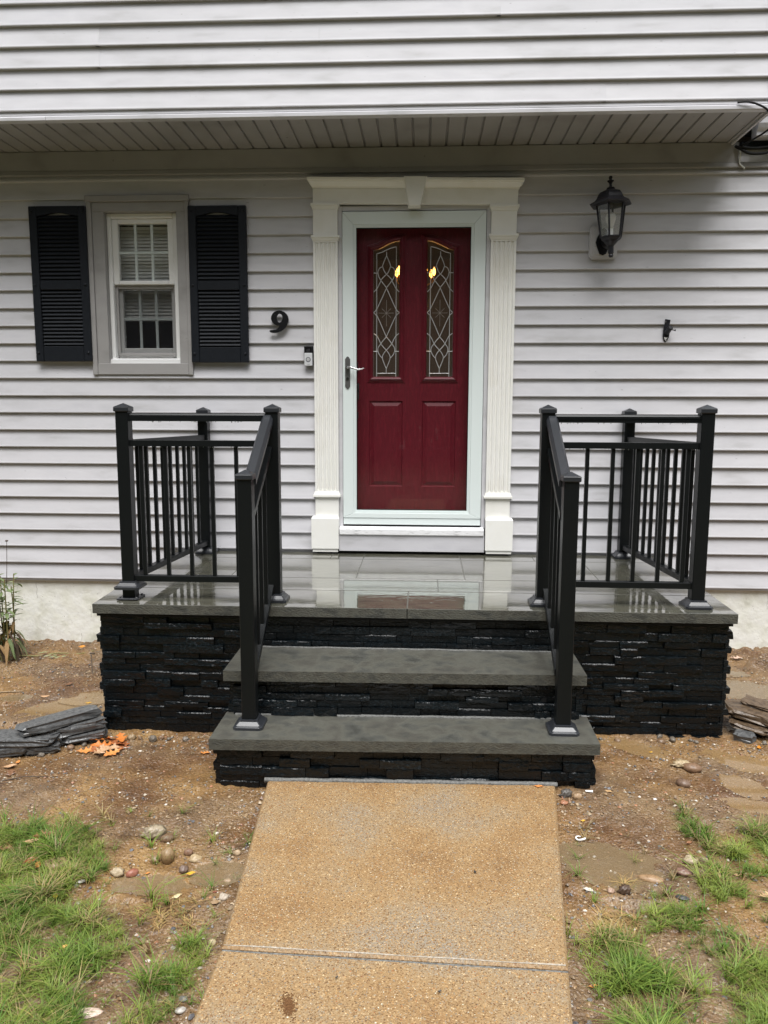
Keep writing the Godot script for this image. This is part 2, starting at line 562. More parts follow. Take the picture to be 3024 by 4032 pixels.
func rock_mat(c: Color, rough := 0.45) -> StandardMaterial3D:
	var key := "rock" + c.to_html()
	if not M.has(key):
		if not M.has("rock_tex"):
			M.rock_tex = tex(ramp(noise_image(256, 0.03, 5, 91), [Color(0.6, 0.58, 0.55), Color(0.9, 0.88, 0.86), Color(1, 1, 1), Color(0.8, 0.78, 0.75)]))
			M.rock_bump = bump(noise_image(256, 0.04, 4, 92), 4.0)
		M[key] = tri_tex(mat(c, rough, 0.5), Vector3(8, 8, 8), M.rock_tex, M.rock_bump, 0.5)
	return M[key]

# ------------------------------------------------------------------ ground
# puddles: centre x, z, radii, turn, rim, kind
const PUDDLES := [
	[-2.02, 1.03, 0.20, 0.10, 0.55, 0], [-1.93, 0.91, 0.12, 0.09, 0.3, 0], [-2.36, 0.93, 0.075, 0.045, 0.3, 1],
	[1.08, 1.47, 0.15, 0.062, -0.6, 0], [1.52, 1.58, 0.15, 0.075, -0.6, 0], [1.45, 1.82, 0.10, 0.07, -0.9, 0], [1.40, 1.98, 0.09, 0.05, -0.3, 0],
	[0.70, 2.43, 0.17, 0.115, -0.35, 1], [1.86, 0.68, 0.16, 0.15, 0.2, 1], [1.93, 0.44, 0.09, 0.05, 0.1, 1],
	[-0.96, 2.63, 0.12, 0.05, 0.0, 1], [-0.72, 2.55, 0.09, 0.06, 0.2, 1]]

func base_h(x: float, z: float) -> float:
	var l := lerpf(0.05, -0.012, clampf(z / 1.3, 0.0, 1.0))
	var r := lerpf(0.088, 0.034, clampf(z / 1.3, 0.0, 1.0))
	if z > 1.3:
		r = lerpf(0.034, 0.002, clampf((z - 1.3) / 1.6, 0.0, 1.0))
		l = lerpf(-0.012, 0.0, clampf((z - 1.3) / 0.6, 0.0, 1.0))
	return lerpf(l, r, smoothstep(-1.0, 1.0, x))

func ground_h(x: float, z: float) -> float:
	var h := base_h(x, z)
	var a := hn.get_noise_2d(x, z) * 0.020
	var b := fn.get_noise_2d(x, z) * 0.009
	# clods thrown up against the house
	var m := 1.0 - smoothstep(0.15, 0.75, z)
	b += m * (absf(fn.get_noise_2d(x * 0.45 + 40.0, z * 0.45)) * 0.045 - 0.006)
	var k := 0.0
	var lev := 0.0
	for p in PUDDLES:
		var d := Vector2(x - p[0], z - p[1])
		if absf(d.x) > 0.4 or absf(d.y) > 0.4:
			continue
		d = d.rotated(p[4])
		var e := Vector2(d.x / p[2], d.y / p[3]).length()
		var w := 1.0 - smoothstep(0.5, 1.9, e)
		if w > k:
			k = w
			lev = base_h(p[0], p[1]) - 0.004
	var h2 := h + a + b
	if k > 0.0:
		var bowl := lev + 0.0075 - 0.0165 * k + (a * 0.4 + b * 1.1)
		h2 = lerpf(maxf(h2, lev + 0.007 + b * 0.5), bowl, smoothstep(0.10, 0.40, k))
	return h2

const GRASS := [
	[-1.72, 2.34, -1.62, 2.36, -1.58, 2.32, -1.51, 2.25, -1.45, 2.22, -1.38, 2.31, -1.28, 2.35, -1.20, 2.48, -1.14, 2.56, -1.17, 2.62, -1.19, 2.67, -1.20, 2.72, -1.14, 2.76, -1.04, 2.81, -0.99, 2.85, -0.93, 2.92, -0.91, 2.98, -0.95, 3.03, -0.96, 3.09, -0.97, 3.15, -0.94, 3.20, -0.94, 3.9, -3.4, 3.9, -3.0, 2.5],
	[-0.76, 2.93, -0.64, 2.93, -0.64, 3.00, -0.66, 3.10, -0.71, 3.16, -0.79, 3.12, -0.76, 3.02],
	[-0.79, 3.20, -0.71, 3.18, -0.64, 3.25, -0.62, 3.9, -0.85, 3.9],
	[1.09, 2.05, 1.12, 2.07, 1.13, 2.18, 1.15, 2.28, 1.11, 2.33, 1.07, 2.28, 1.05, 2.22, 1.06, 2.14],
	[1.12, 2.33, 1.19, 2.31, 1.31, 2.35, 1.30, 2.46, 1.14, 2.51, 1.13, 2.60, 1.05, 2.64, 1.00, 2.63, 1.01, 2.53, 1.07, 2.48],
	[0.81, 2.62, 0.87, 2.61, 0.91, 2.65, 0.95, 2.67, 0.89, 2.75, 0.92, 2.79, 1.01, 2.79, 1.03, 2.85, 1.02, 2.91, 0.93, 2.93, 0.88, 2.90, 0.83, 2.85, 0.77, 2.83, 0.74, 2.77, 0.76, 2.71],
	[0.56, 2.85, 0.62, 2.82, 0.69, 2.85, 0.70, 2.91, 0.70, 2.96, 0.76, 2.99, 0.81, 3.04, 0.81, 3.08, 0.76, 3.13, 0.75, 3.17, 0.78, 3.9, 0.52, 3.9, 0.57, 3.11, 0.54, 3.05, 0.53, 2.97, 0.50, 2.93],
	[0.92, 2.95, 0.99, 2.94, 1.05, 2.95, 1.5, 2.9, 1.9, 3.2, 1.9, 3.9, 0.86, 3.9, 0.86, 3.08, 0.91, 3.03, 0.90, 2.98],
	[1.12, 2.63, 1.20, 2.62, 1.9, 2.5, 1.7, 2.9, 1.14, 2.74, 1.11, 2.70],
	[1.26, 2.23, 1.39, 2.16, 1.9, 2.0, 1.9, 2.4, 1.31, 2.35, 1.29, 2.29]]
const STRAW := [
	[0.60, 2.70, 0.73, 2.70, 0.70, 2.81, 0.57, 2.83],
	[0.69, 2.51, 0.79, 2.52, 0.76, 2.57, 0.70, 2.57],
	[-1.0, 2.72, -0.75, 2.70, -0.70, 2.86, -0.92, 2.88]]

func build_ground() -> void:
	# one sheet: fine where the camera looks, coarser outwards to the horizon
	var xs := []
	var zs := []
	for x in [-150.0, -80.0, -40.0, -22.0, -14.0, -10.0, -8.0, -6.5, -5.4, -4.6, -4.0, -3.6, -3.35, -3.2]:
		xs.append(x)
	var x0 := -3.1
	while x0 < 2.6:
		xs.append(x0)
		x0 += 0.0135
	for x in [2.65, 2.8, 3.1, 3.6, 4.4, 5.4, 6.5, 8.0, 11.0, 16.0, 25.0, 45.0, 80.0, 150.0]:
		xs.append(x)
	for z in [-150.0, -60.0, -25.0, -12.0, -7.0, -4.0, -2.0, -0.8, -0.3]:
		zs.append(z)
	var z0 := -0.1
	while z0 < 3.6:
		zs.append(z0)
		z0 += 0.0135
	for z in [3.66, 3.75, 3.9, 4.15, 4.5, 5.0, 5.7, 6.6, 8.0, 10.0, 13.0, 18.0, 26.0, 40.0, 70.0, 150.0]:
		zs.append(z)
	var w := xs.size()
	var v := PackedVector3Array()
	var c := PackedColorArray()
	var cn := FastNoiseLite.new()
	cn.seed = 77
	cn.frequency = 1.3
	cn.fractal_octaves = 4
	var clay := Color(0.285, 0.178, 0.078)
	var loam := Color(0.150, 0.084, 0.040)
	var grey := Color(0.185, 0.134, 0.086)
	var lawn := Color(0.075, 0.085, 0.03)
	for z in zs:
		for x in xs:
			var near: bool = x > -3.3 and x < 2.7 and z > -0.5 and z < 3.7
			var h := ground_h(x, z) if near else base_h(clampf(x, -3.2, 2.6), clampf(z, 0.0, 4.0)) + hn.get_noise_2d(x, z) * 0.02
			v.append(Vector3(x, h, z))
			var t := clampf(cn.get_noise_2d(x, z) * 1.5 + 0.55, 0.0, 1.0)
			var u := clampf(cn.get_noise_2d(x + 31.0, z * 1.4 - 12.0) * 1.8 + 0.25, 0.0, 1.0)
			var k := loam.lerp(clay, t).lerp(grey, u * 0.7)
			k = k.lerp(grey, smoothstep(2.55, 2.95, z + cn.get_noise_2d(x * 1.5, z) * 0.5) * 0.55)
			if not near or z > 3.4:
				k = k.lerp(lawn, smoothstep(3.4, 5.0, maxf(z, absf(x) * 0.9 + 0.6)))
			k.a = 1.0
			c.append(k)
	var ix := PackedInt32Array()
	for j in zs.size() - 1:
		for i in w - 1:
			var a := j * w + i
			ix.append(a); ix.append(a + 1); ix.append(a + w)
			ix.append(a + 1); ix.append(a + w + 1); ix.append(a + w)
	var nr := PackedVector3Array()
	nr.resize(v.size())
	for i in range(0, ix.size(), 3):
		var m := (v[ix[i + 2]] - v[ix[i]]).cross(v[ix[i + 1]] - v[ix[i]])
		nr[ix[i]] += m; nr[ix[i + 1]] += m; nr[ix[i + 2]] += m
	for i in nr.size():
		nr[i] = nr[i].normalized()
	var arr := []
	arr.resize(Mesh.ARRAY_MAX)
	arr[Mesh.ARRAY_VERTEX] = v
	arr[Mesh.ARRAY_NORMAL] = nr
	arr[Mesh.ARRAY_COLOR] = c
	arr[Mesh.ARRAY_INDEX] = ix
	var am := ArrayMesh.new()
	am.add_surface_from_arrays(Mesh.PRIMITIVE_TRIANGLES, arr)
	struct("ground", am, M.soil)
	# standing water in the hollows
	for p in PUDDLES:
		var b := Mb.new()
		var ctr := Vector3(0, 0, 0)
		var ring := []
		for k in 28:
			var a := TAU * k / 28.0
			var rr := 1.32 + 0.12 * sin(a * 3.0 + p[0] * 7.0) + 0.08 * sin(a * 5.0 + p[1] * 5.0)
			var q := Vector2(cos(a) * p[2] * rr, sin(a) * p[3] * rr).rotated(-p[4])
			ring.append(Vector3(q.x, 0, q.y))
		for k in 28:
			b.tri(ctr, ring[(k + 1) % 28], ring[k], Vector3.UP, Vector3.UP, Vector3.UP)
		struct("puddle", b, M.mud_water if p[5] == 0 else M.mud_water_grey, Vector3(p[0], base_h(p[0], p[1]) - 0.004, p[1]))

# slab with a rounded-off upper edge, outline of (x, z)
func slab(b: Mb, poly: PackedVector2Array, y0: float, y1: float, bev: float) -> void:
	b.run_y(poly, y0, y1, bev)

const STAIN := Vector2(-0.358, 3.215)

func build_path() -> void:
	var path := Node3D.new()
	path.name = "path"
	add_child(path)
	path.set_meta("kind", "structure")
	var b := Mb.new()
	slab(b, pv([-0.677, 1.915, 0.592, 1.893, 0.570, 2.06, 0.515, 2.47, 0.441, 3.030, -0.602, 2.996, -0.640, 2.45]), -0.06, 0.046, 0.007)
	part("slab", b, M.concrete, path)
	b = Mb.new()
	slab(b, pv([-0.604, 3.006, 0.440, 3.040, 0.412, 3.26, 0.38, 3.8, 0.38, 9.0, -0.60, 9.0, -0.60, 3.8, -0.607, 3.29]), -0.06, 0.044, 0.007)
	part("slab", b, M.concrete, path)
	b = Mb.new()
	b.run_y(pv([-0.60, 2.990, 0.44, 3.024, 0.44, 3.044, -0.60, 3.010]), -0.05, 0.036)
	part("joint_filler", b, M.mortar, path)
	# chipped pale lip along the joint
	b = Mb.new()
	var up := []
	for k in 27:
		var t := k / 26.0
		up.append([lerpf(-0.598, 0.436, t), lerpf(2.990, 3.022, t)])
	for k in 26:
		var d0 := 0.0025 + 0.004 * absf(sin(k * 2.7))
		var d1 := 0.0025 + 0.004 * absf(sin((k + 1) * 2.7))
		var y := 0.0468
		b.quad(Vector3(up[k][0], y, up[k][1]), Vector3(up[k + 1][0], y, up[k + 1][1]), Vector3(up[k + 1][0], y, up[k + 1][1] - d1), Vector3(up[k][0], y, up[k][1] - d0))
	part("worn_edge", b, M.concrete_pale, path)
	# rust-brown stain soaked into the near slab
	b = Mb.new()
	var rr := RandomNumberGenerator.new()
	rr.seed = 5
	for k in 420:
		var d := Vector2(rr.randfn(), rr.randfn())
		var q := STAIN + Vector2(d.x * 0.0095 + d.y * 0.004, d.y * 0.019)
		var e := rr.randf_range(0.0009, 0.0024)
		var f := rr.randf_range(0.0009, 0.0024)
		var y := 0.0452 + 0.0004 * rr.randf()
		b.quad(Vector3(q.x - e, y, q.y + f), Vector3(q.x + e, y, q.y + f), Vector3(q.x + e, y, q.y - f), Vector3(q.x - e, y, q.y - f))
	part("stain", b, M.rust, path).set_meta("kind", "stuff")

# ------------------------------------------------------------------ house
const LAP := 0.1143

# one siding course: bottom edge at y, hooked butt at its foot
func course(b: Mb, x0: float, x1: float, y: float, z: float, h := LAP, proud := 0.0) -> void:
	b.run_x(pv([z - 0.006, y + h + 0.012, z - 0.002 + proud, y + h + 0.012, z + 0.0178 + proud, y + 0.014, z + 0.0200 + proud, y + 0.006, z + 0.0195 + proud, y + 0.0015, z + 0.0165 + proud, y, z - 0.006, y]), x0, x1)

func build_house() -> void:
	var house := thing("house", "grey vinyl-sided house front with dark red door and overhanging upper storey", "house")
	var sm: Array = [M.siding, M.siding2, M.siding3]
	# lower wall: courses numbered down from the window head
	var lower := group_part("lower_wall", house)
	for k in range(-1, 23):
		var y := 3.02 - LAP * k
		var spans := []
		if k > 9:
			spans = [[-6.0, -0.716]]
		elif k <= 0:
			spans = [[-6.0, 6.0]]
		else:
			spans = [[-6.0, -2.185], [-1.545, -0.716]]
		if k == 10:
			spans = [[-6.0, -0.716]]
		if k > 0:
			spans.append([0.573, 6.0])
		for s in spans:
			var b := Mb.new()
			var lift: float = (float(hash(k * 31 + int(s[0] * 10.0))) / 4294967295.0 - 0.5) * 0.0016
			var hh: float = LAP if k > -1 else 0.03
			course(b, s[0], s[1], y + lift, 0.0, hh)
			part("siding_board", b, sm[absi(hash(k * 5 + int(s[0] * 3.0))) % 3], lower)
	# flat band and trim between the top course and the soffit
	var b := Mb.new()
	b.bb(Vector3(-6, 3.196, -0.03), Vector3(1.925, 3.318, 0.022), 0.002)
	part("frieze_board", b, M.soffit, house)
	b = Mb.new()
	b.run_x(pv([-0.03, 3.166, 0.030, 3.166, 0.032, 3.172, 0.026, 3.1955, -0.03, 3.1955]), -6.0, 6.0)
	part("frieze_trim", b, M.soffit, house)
	b = Mb.new()
	course(b, 1.928, 6.0, 3.198, 0.0, 0.08)
	part("siding_board", b, M.siding2, lower)
	# upper storey
	var upper := group_part("upper_wall", house)
	var joints := {2: -1.86, 3: -1.86, 0: 0.99, 1: -2.86, 4: 0.4, 5: -0.9, 6: 1.2, 8: -0.3}
	for k in 20:
		var y := 3.372 + LAP * k
		var cuts := [-6.0, 1.878]
		if joints.has(k):
			cuts = [-6.0, joints[k], 1.878]
		for i in cuts.size() - 1:
			b = Mb.new()
			course(b, cuts[i] - (0.02 if i > 0 else 0.0), cuts[i + 1], y, 0.530, LAP, 0.0014 * (1 - i) if cuts.size() > 2 else 0.0)
			part("siding_board", b, sm[absi(hash(k * 17 + i)) % 3], upper)
	b = Mb.new()
	b.bb(Vector3(1.872, 3.30, 0.40), Vector3(1.893, 5.7, 0.556), 0.003)
	b.bb(Vector3(1.872, 3.30, -0.2), Vector3(1.885, 5.7, 0.40))
	part("corner_post", b, M.siding, upper)
	b = Mb.new()
	b.bb(Vector3(-6, 3.345, 0.35), Vector3(1.87, 5.7, 0.524))
	part("sheathing", b, M.siding, upper)
	# starter strip and soffit edging under the upper storey
	b = Mb.new()
	b.run_x(pv([0.50, 3.344, 0.541, 3.344, 0.543, 3.350, 0.537, 3.374, 0.50, 3.374]), -6.0, 1.875)
	part("starter_strip", b, M.siding, house)
	for s in [[-6.0, -2.19], [-2.188, 1.885]]:
		b = Mb.new()
		var dy: float = 0.002 if s[0] < -3.0 else 0.0
		b.run_x(pv([0.512, 3.316, 0.549, 3.316, 0.553, 3.320, 0.553, 3.338 - dy, 0.546, 3.3435, 0.512, 3.3435]), s[0], s[1])
		part("soffit_edging", b, M.siding, house)
	# soffit: V-grooved panels, each board its own
	var soffit := group_part("soffit", house)
	var sx := -4.96
	var n := 0
	while sx < 1.74:
		b = Mb.new()
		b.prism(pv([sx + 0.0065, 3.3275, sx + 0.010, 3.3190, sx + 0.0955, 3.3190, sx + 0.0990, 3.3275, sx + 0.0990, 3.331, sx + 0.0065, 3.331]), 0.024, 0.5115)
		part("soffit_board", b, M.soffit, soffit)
		sx += 0.1016
		n += 1
	b = Mb.new()
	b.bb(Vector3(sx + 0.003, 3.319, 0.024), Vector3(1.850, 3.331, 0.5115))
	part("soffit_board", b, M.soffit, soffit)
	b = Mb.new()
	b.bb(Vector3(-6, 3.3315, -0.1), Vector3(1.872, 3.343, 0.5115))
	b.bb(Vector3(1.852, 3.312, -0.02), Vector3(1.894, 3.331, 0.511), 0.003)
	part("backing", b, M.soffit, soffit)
	# white parged foundation
	b = Mb.new()
	b.bb(Vector3(-6, -0.6, -0.30), Vector3(6, 0.505, -0.012))
	part("foundation", b, M.parging, house)
	b = Mb.new()
	b.run_x(pv([-0.03, 0.492, 0.010, 0.492, 0.010, 0.504, -0.03, 0.504]), -6.0, 6.0)
	part("base_flashing", b, M.siding, house)
	# structural wall behind the boards, with the two openings, closed rooms, roof
	b = Mb.new()
	for r in [[-6.0, -2.15, 0.505, 3.30], [-1.57, -0.53, 0.505, 3.30], [0.385, 6.0, 0.505, 3.30], [-2.15, -1.57, 0.505, 1.95], [-2.15, -1.57, 2.98, 3.30], [-0.53, 0.385, 0.505, 0.84], [-0.53, 0.385, 2.96, 3.30]]:
		b.bb(Vector3(r[0], r[2], -0.14), Vector3(r[1], r[3], -0.005))
	part("wall_core", b, M.room_dark, house)
	b = Mb.new()
	b.bb(Vector3(-6, 0.6, -6.2), Vector3(6, 0.86, -0.14))
	b.bb(Vector3(-6, 3.25, -6.2), Vector3(6, 3.40, -0.14))
	b.bb(Vector3(-6.2, 0.0, -6.2), Vector3(-6, 5.7, 0.0))
	b.bb(Vector3(6, 0.0, -6.2), Vector3(6.2, 3.6, 0.0))
	b.bb(Vector3(-6, 0.0, -6.4), Vector3(6, 5.7, -6.2))
	b.bb(Vector3(-1.25, 0.86, -6.2), Vector3(-1.13, 3.25, -0.14))
	b.bb(Vector3(-1.13, 0.86, -3.4), Vector3(1.4, 3.25, -3.3))
	b.bb(Vector3(1.3, 0.86, -3.3), Vector3(1.4, 3.25, -0.14))
	part("inner_walls", b, M.room, house)
	b = Mb.new()
	b.run_x(pv([0.95, 5.62, 0.95, 5.74, -3.0, 7.3, -7.0, 5.74, -7.0, 5.62, -3.0, 7.1]), -6.4, 2.1)
	b.run_x(pv([0.16, 3.44, 0.16, 3.50, -6.6, 5.4, -6.6, 5.3]), 1.9, 6.4)
	b.bb(Vector3(1.87, 3.40, -6.2), Vector3(1.90, 5.7, -0.2))
	part("roof", b, M.asphalt_roof, house)
	build_gutter(house)
	build_window(house)
	build_door(house)

func build_gutter(house: Node3D) -> void:
	var g := group_part("gutter", house)
	var b := Mb.new()
	# K-style trough seen from below, open to the sky
	b.run_x(pv([0.045, 3.318, 0.115, 3.318, 0.121, 3.324, 0.121, 3.345, 0.138, 3.362, 0.150, 3.385, 0.150, 3.428, 0.157, 3.432, 0.157, 3.437, 0.146, 3.437, 0.146, 3.388, 0.132, 3.366, 0.116, 3.349, 0.116, 3.3235, 0.0495, 3.3235, 0.0495, 3.43, 0.045, 3.43]), 1.99, 6.3)
	part("trough", b, M.siding, g)
	b = Mb.new()
	b.prism(pv([0.045, 3.318, 0.115, 3.318, 0.121, 3.324, 0.121, 3.345, 0.138, 3.362, 0.150, 3.385, 0.150, 3.435, 0.045, 3.435]), 0.0, 0.004, Transform3D(Basis(Vector3(0, 0, 1), Vector3(0, 1, 0), Vector3(-1, 0, 0)), Vector3(1.9895, 0, 0)))
	part("end_cap", b, M.siding, g)
	b = Mb.new()
	b.bb(Vector3(1.93, 3.278, -0.02), Vector3(6.2, 3.312, 0.044))
	part("gap_strip", b, M.black, g)  # black strip standing in for the dark gap under the trough

func build_window(house: Node3D) -> void:
	var w := group_part("window", house)
	var b: Mb
	# outer channel trim and wide capped casing
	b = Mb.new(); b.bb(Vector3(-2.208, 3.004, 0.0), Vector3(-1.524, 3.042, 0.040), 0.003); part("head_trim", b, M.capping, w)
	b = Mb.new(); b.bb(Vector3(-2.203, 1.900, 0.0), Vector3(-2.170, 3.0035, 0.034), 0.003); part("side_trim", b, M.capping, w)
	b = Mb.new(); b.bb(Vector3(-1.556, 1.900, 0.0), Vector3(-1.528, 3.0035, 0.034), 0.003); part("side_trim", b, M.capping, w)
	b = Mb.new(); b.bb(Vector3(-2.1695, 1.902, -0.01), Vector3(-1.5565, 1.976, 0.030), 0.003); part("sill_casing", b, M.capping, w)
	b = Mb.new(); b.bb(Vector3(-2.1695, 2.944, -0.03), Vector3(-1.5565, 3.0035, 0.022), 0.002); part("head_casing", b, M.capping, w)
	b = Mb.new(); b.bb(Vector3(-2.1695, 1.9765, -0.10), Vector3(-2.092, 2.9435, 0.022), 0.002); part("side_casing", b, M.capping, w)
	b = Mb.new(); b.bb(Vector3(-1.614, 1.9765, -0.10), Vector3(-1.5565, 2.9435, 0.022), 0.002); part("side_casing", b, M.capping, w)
	# white vinyl frame
	var f := w
	for r in [[-2.0915, -2.064, 1.995, 2.9435], [-1.652, -1.6145, 1.995, 2.9435], [-2.0635, -1.6525, 2.912, 2.9435]]:
		b = Mb.new(); b.bb(Vector3(r[0], r[2], -0.13), Vector3(r[1], r[3], -0.022), 0.004); part("frame_member", b, M.white_vinyl, f)
	b = Mb.new()
	b.run_x(pv([-0.13, 1.977, 0.004, 1.977, 0.004, 2.000, -0.03, 2.012, -0.13, 2.016]), -2.0915, -1.6145)
	part("sill", b, M.white_vinyl, f)
	# sashes
	sash(w, -2.0635, -1.6525, 2.492, 2.9115, -0.075, -0.036, 0.040, [0.026, 0.030], [1.0 / 3.0, 2.0 / 3.0], 0.5)
	sash(w, -2.0635, -1.6525, 2.0165, 2.505, -0.115, -0.077, 0.040, [0.066, 0.036], [1.0 / 3.0, 2.0 / 3.0], 0.5)
	# insect screen in front of the lower sash
	var sc := w
	for r in [[-2.063, -2.046, 2.03, 2.49], [-1.67, -1.653, 2.03, 2.49], [-2.046, -1.67, 2.03, 2.050], [-2.046, -1.67, 2.468, 2.49]]:
		b = Mb.new(); b.bb(Vector3(r[0], r[2], -0.070), Vector3(r[1], r[3], -0.058), 0.002); part("screen_frame", b, M.capping, sc)
	b = Mb.new()
	b.quad(Vector3(-2.046, 2.05, -0.066), Vector3(-1.67, 2.05, -0.066), Vector3(-1.67, 2.468, -0.066), Vector3(-2.046, 2.468, -0.066))
	part("insect_screen", b, M.screen, sc)
	# venetian blind hanging in the room, its foot a little above the sill
	var bl := thing("window_blind", "pale venetian blind lowered part way behind the window panes", "blind", Vector3(-1.857, 2.27, -0.155))
	b = Mb.new(); b.bb(Vector3(-0.26, 0.63, -0.02), Vector3(0.26, 0.665, 0.02), 0.003); part("head_rail", b, M.blind, bl)
	var y := 0.03
	while y < 0.625:
		b = Mb.new()
		b.cbox(Transform3D(Basis(Vector3(1, 0, 0), 1.08), Vector3(0, y, 0)), Vector3(0.50, 0.0018, 0.025), 0.0)
		part("slat", b, M.blind, bl)
		y += 0.0222
	b = Mb.new(); b.bb(Vector3(-0.25, 0.0, -0.012), Vector3(0.25, 0.014, 0.012), 0.003); part("bottom_rail", b, M.blind, bl)
	for x in [-0.13, 0.14]:
		b = Mb.new(); b.tube([Vector3(x, 0.01, 0.014), Vector3(x, 0.63, 0.014)], 0.0012, 0.0012, 5); part("cord", b, M.blind, bl)
	b = Mb.new()
	b.tube([Vector3(-0.178, 0.63, 0.02), Vector3(-0.178, -0.09, 0.02)], 0.001, 0.001, 5)
	b.lathe([Vector2(0.001, -0.09), Vector2(0.006, -0.11), Vector2(0.004, -0.115)], 8, Transform3D(Basis(), Vector3(-0.178, 0, 0.02)))
	part("pull_cord", b, M.blind, bl)

func sash(w: Node3D, x0: float, x1: float, y0: float, y1: float, z0: float, z1: float, side: float, tb: Array, mx: Array, my: float) -> void:
	var s := w
	var b := Mb.new(); b.bb(Vector3(x0, y0, z0), Vector3(x0 + side, y1, z1), 0.004); part("sash_stile", b, M.white_vinyl, s)
	b = Mb.new(); b.bb(Vector3(x1 - side, y0, z0), Vector3(x1, y1, z1), 0.004); part("sash_stile", b, M.white_vinyl, s)
	b = Mb.new(); b.bb(Vector3(x0 + side, y0, z0), Vector3(x1 - side, y0 + tb[0], z1), 0.004); part("sash_rail", b, M.white_vinyl, s)
	b = Mb.new(); b.bb(Vector3(x0 + side, y1 - tb[1], z0), Vector3(x1 - side, y1, z1), 0.004); part("sash_rail", b, M.white_vinyl, s)
	var gx0 := x0 + side; var gx1 := x1 - side; var gy0: float = y0 + tb[0]; var gy1: float = y1 - tb[1]
	var zm := (z0 + z1) * 0.5
	b = Mb.new(); b.quad(Vector3(gx0, gy0, zm + 0.009), Vector3(gx1, gy0, zm + 0.009), Vector3(gx1, gy1, zm + 0.009), Vector3(gx0, gy1, zm + 0.009)); part("pane", b, M.glass, s)
	for t in mx:
		var x := lerpf(gx0, gx1, t)
		b = Mb.new(); b.bb(Vector3(x - 0.0085, gy0, zm - 0.004), Vector3(x + 0.0085, gy1, zm + 0.003)); part("muntin", b, M.storm, s)
	var ym := lerpf(gy0, gy1, my)
	b = Mb.new(); b.bb(Vector3(gx0, ym - 0.0085, zm - 0.0065), Vector3(gx1, ym + 0.0085, zm + 0.0055)); part("muntin", b, M.storm, s)

# a pilaster with five flutes between x0 and x1
func pilaster(p: Node3D, x0: float, x1: float, y_cap: float, inner: float) -> void:
	var o := p
	var b := Mb.new()
	var prof := [x0, 0.0, x1, 0.0, x1, 0.045]
	var n := 5
	var w := (x1 - x0 - 0.020) / n
	for k in n:
		var xr := x1 - 0.010 - w * k
		for t in [[0.16, 0.0], [0.24, 0.0065], [0.38, 0.0105], [0.62, 0.0105], [0.76, 0.0065], [0.84, 0.0]]:
			prof.append(xr - w * t[0]); prof.append(0.045 - t[1])
	prof.append(x0); prof.append(0.045)
	b.run_y(pv(prof), 1.140, 2.735)
	part("fluted_shaft", b, M.trim, o)
	b = Mb.new()
	b.bb(Vector3(x0, 0.90, 0.0), Vector3(x1, 1.139, 0.045), 0.0015)
	part("pilaster_foot", b, M.trim, o)
	b = Mb.new()
	b.bb(Vector3(x0, 2.736, 0.0), Vector3(x1, y_cap + 0.036, 0.045), 0.0015)
	part("pilaster_head", b, M.trim, o)
	for m in [[2.748, 0.031, false], [y_cap, 0.036, false], [1.098, 0.033, true]]:
		b = Mb.new()
		var y: float = m[0]; var h: float = m[1]
		var ra := [x0 - 0.004, x1 + 0.004, 0.0, 0.050]
		var rb := [x0 - 0.013, x1 + 0.013, 0.0, 0.060]
		var rc := [x0 - 0.009, x1 + 0.009, 0.0, 0.055]
		if m[2]:
			b.frustum(rb, y, rb, y + h * 0.4)
			b.frustum(rc, y + h * 0.4, ra, y + h)
		else:
			b.frustum(ra, y, rc, y + h * 0.55)
			b.frustum(rb, y + h * 0.55, rb, y + h)
		part("pilaster_moulding", b, M.trim, o)
	b = Mb.new()
	var px0 := x0 - (0.024 if inner > 0.0 else 0.0)
	var px1 := x1 + (0.020 if inner < 0.0 else 0.002)
	b.frustum([px0, px1, 0.0, 0.075], 0.752, [px0, px1, 0.0, 0.075], 0.955)
	b.frustum([px0, px1, 0.0, 0.075], 0.955, [px0 + 0.006, px1 - 0.006, 0.0, 0.067], 0.966)
	b.bb(Vector3(px0 + 0.006, 0.728, 0.0), Vector3(px1 - 0.006, 0.752, 0.068), 0.001)
	part("plinth", b, M.trim, o)

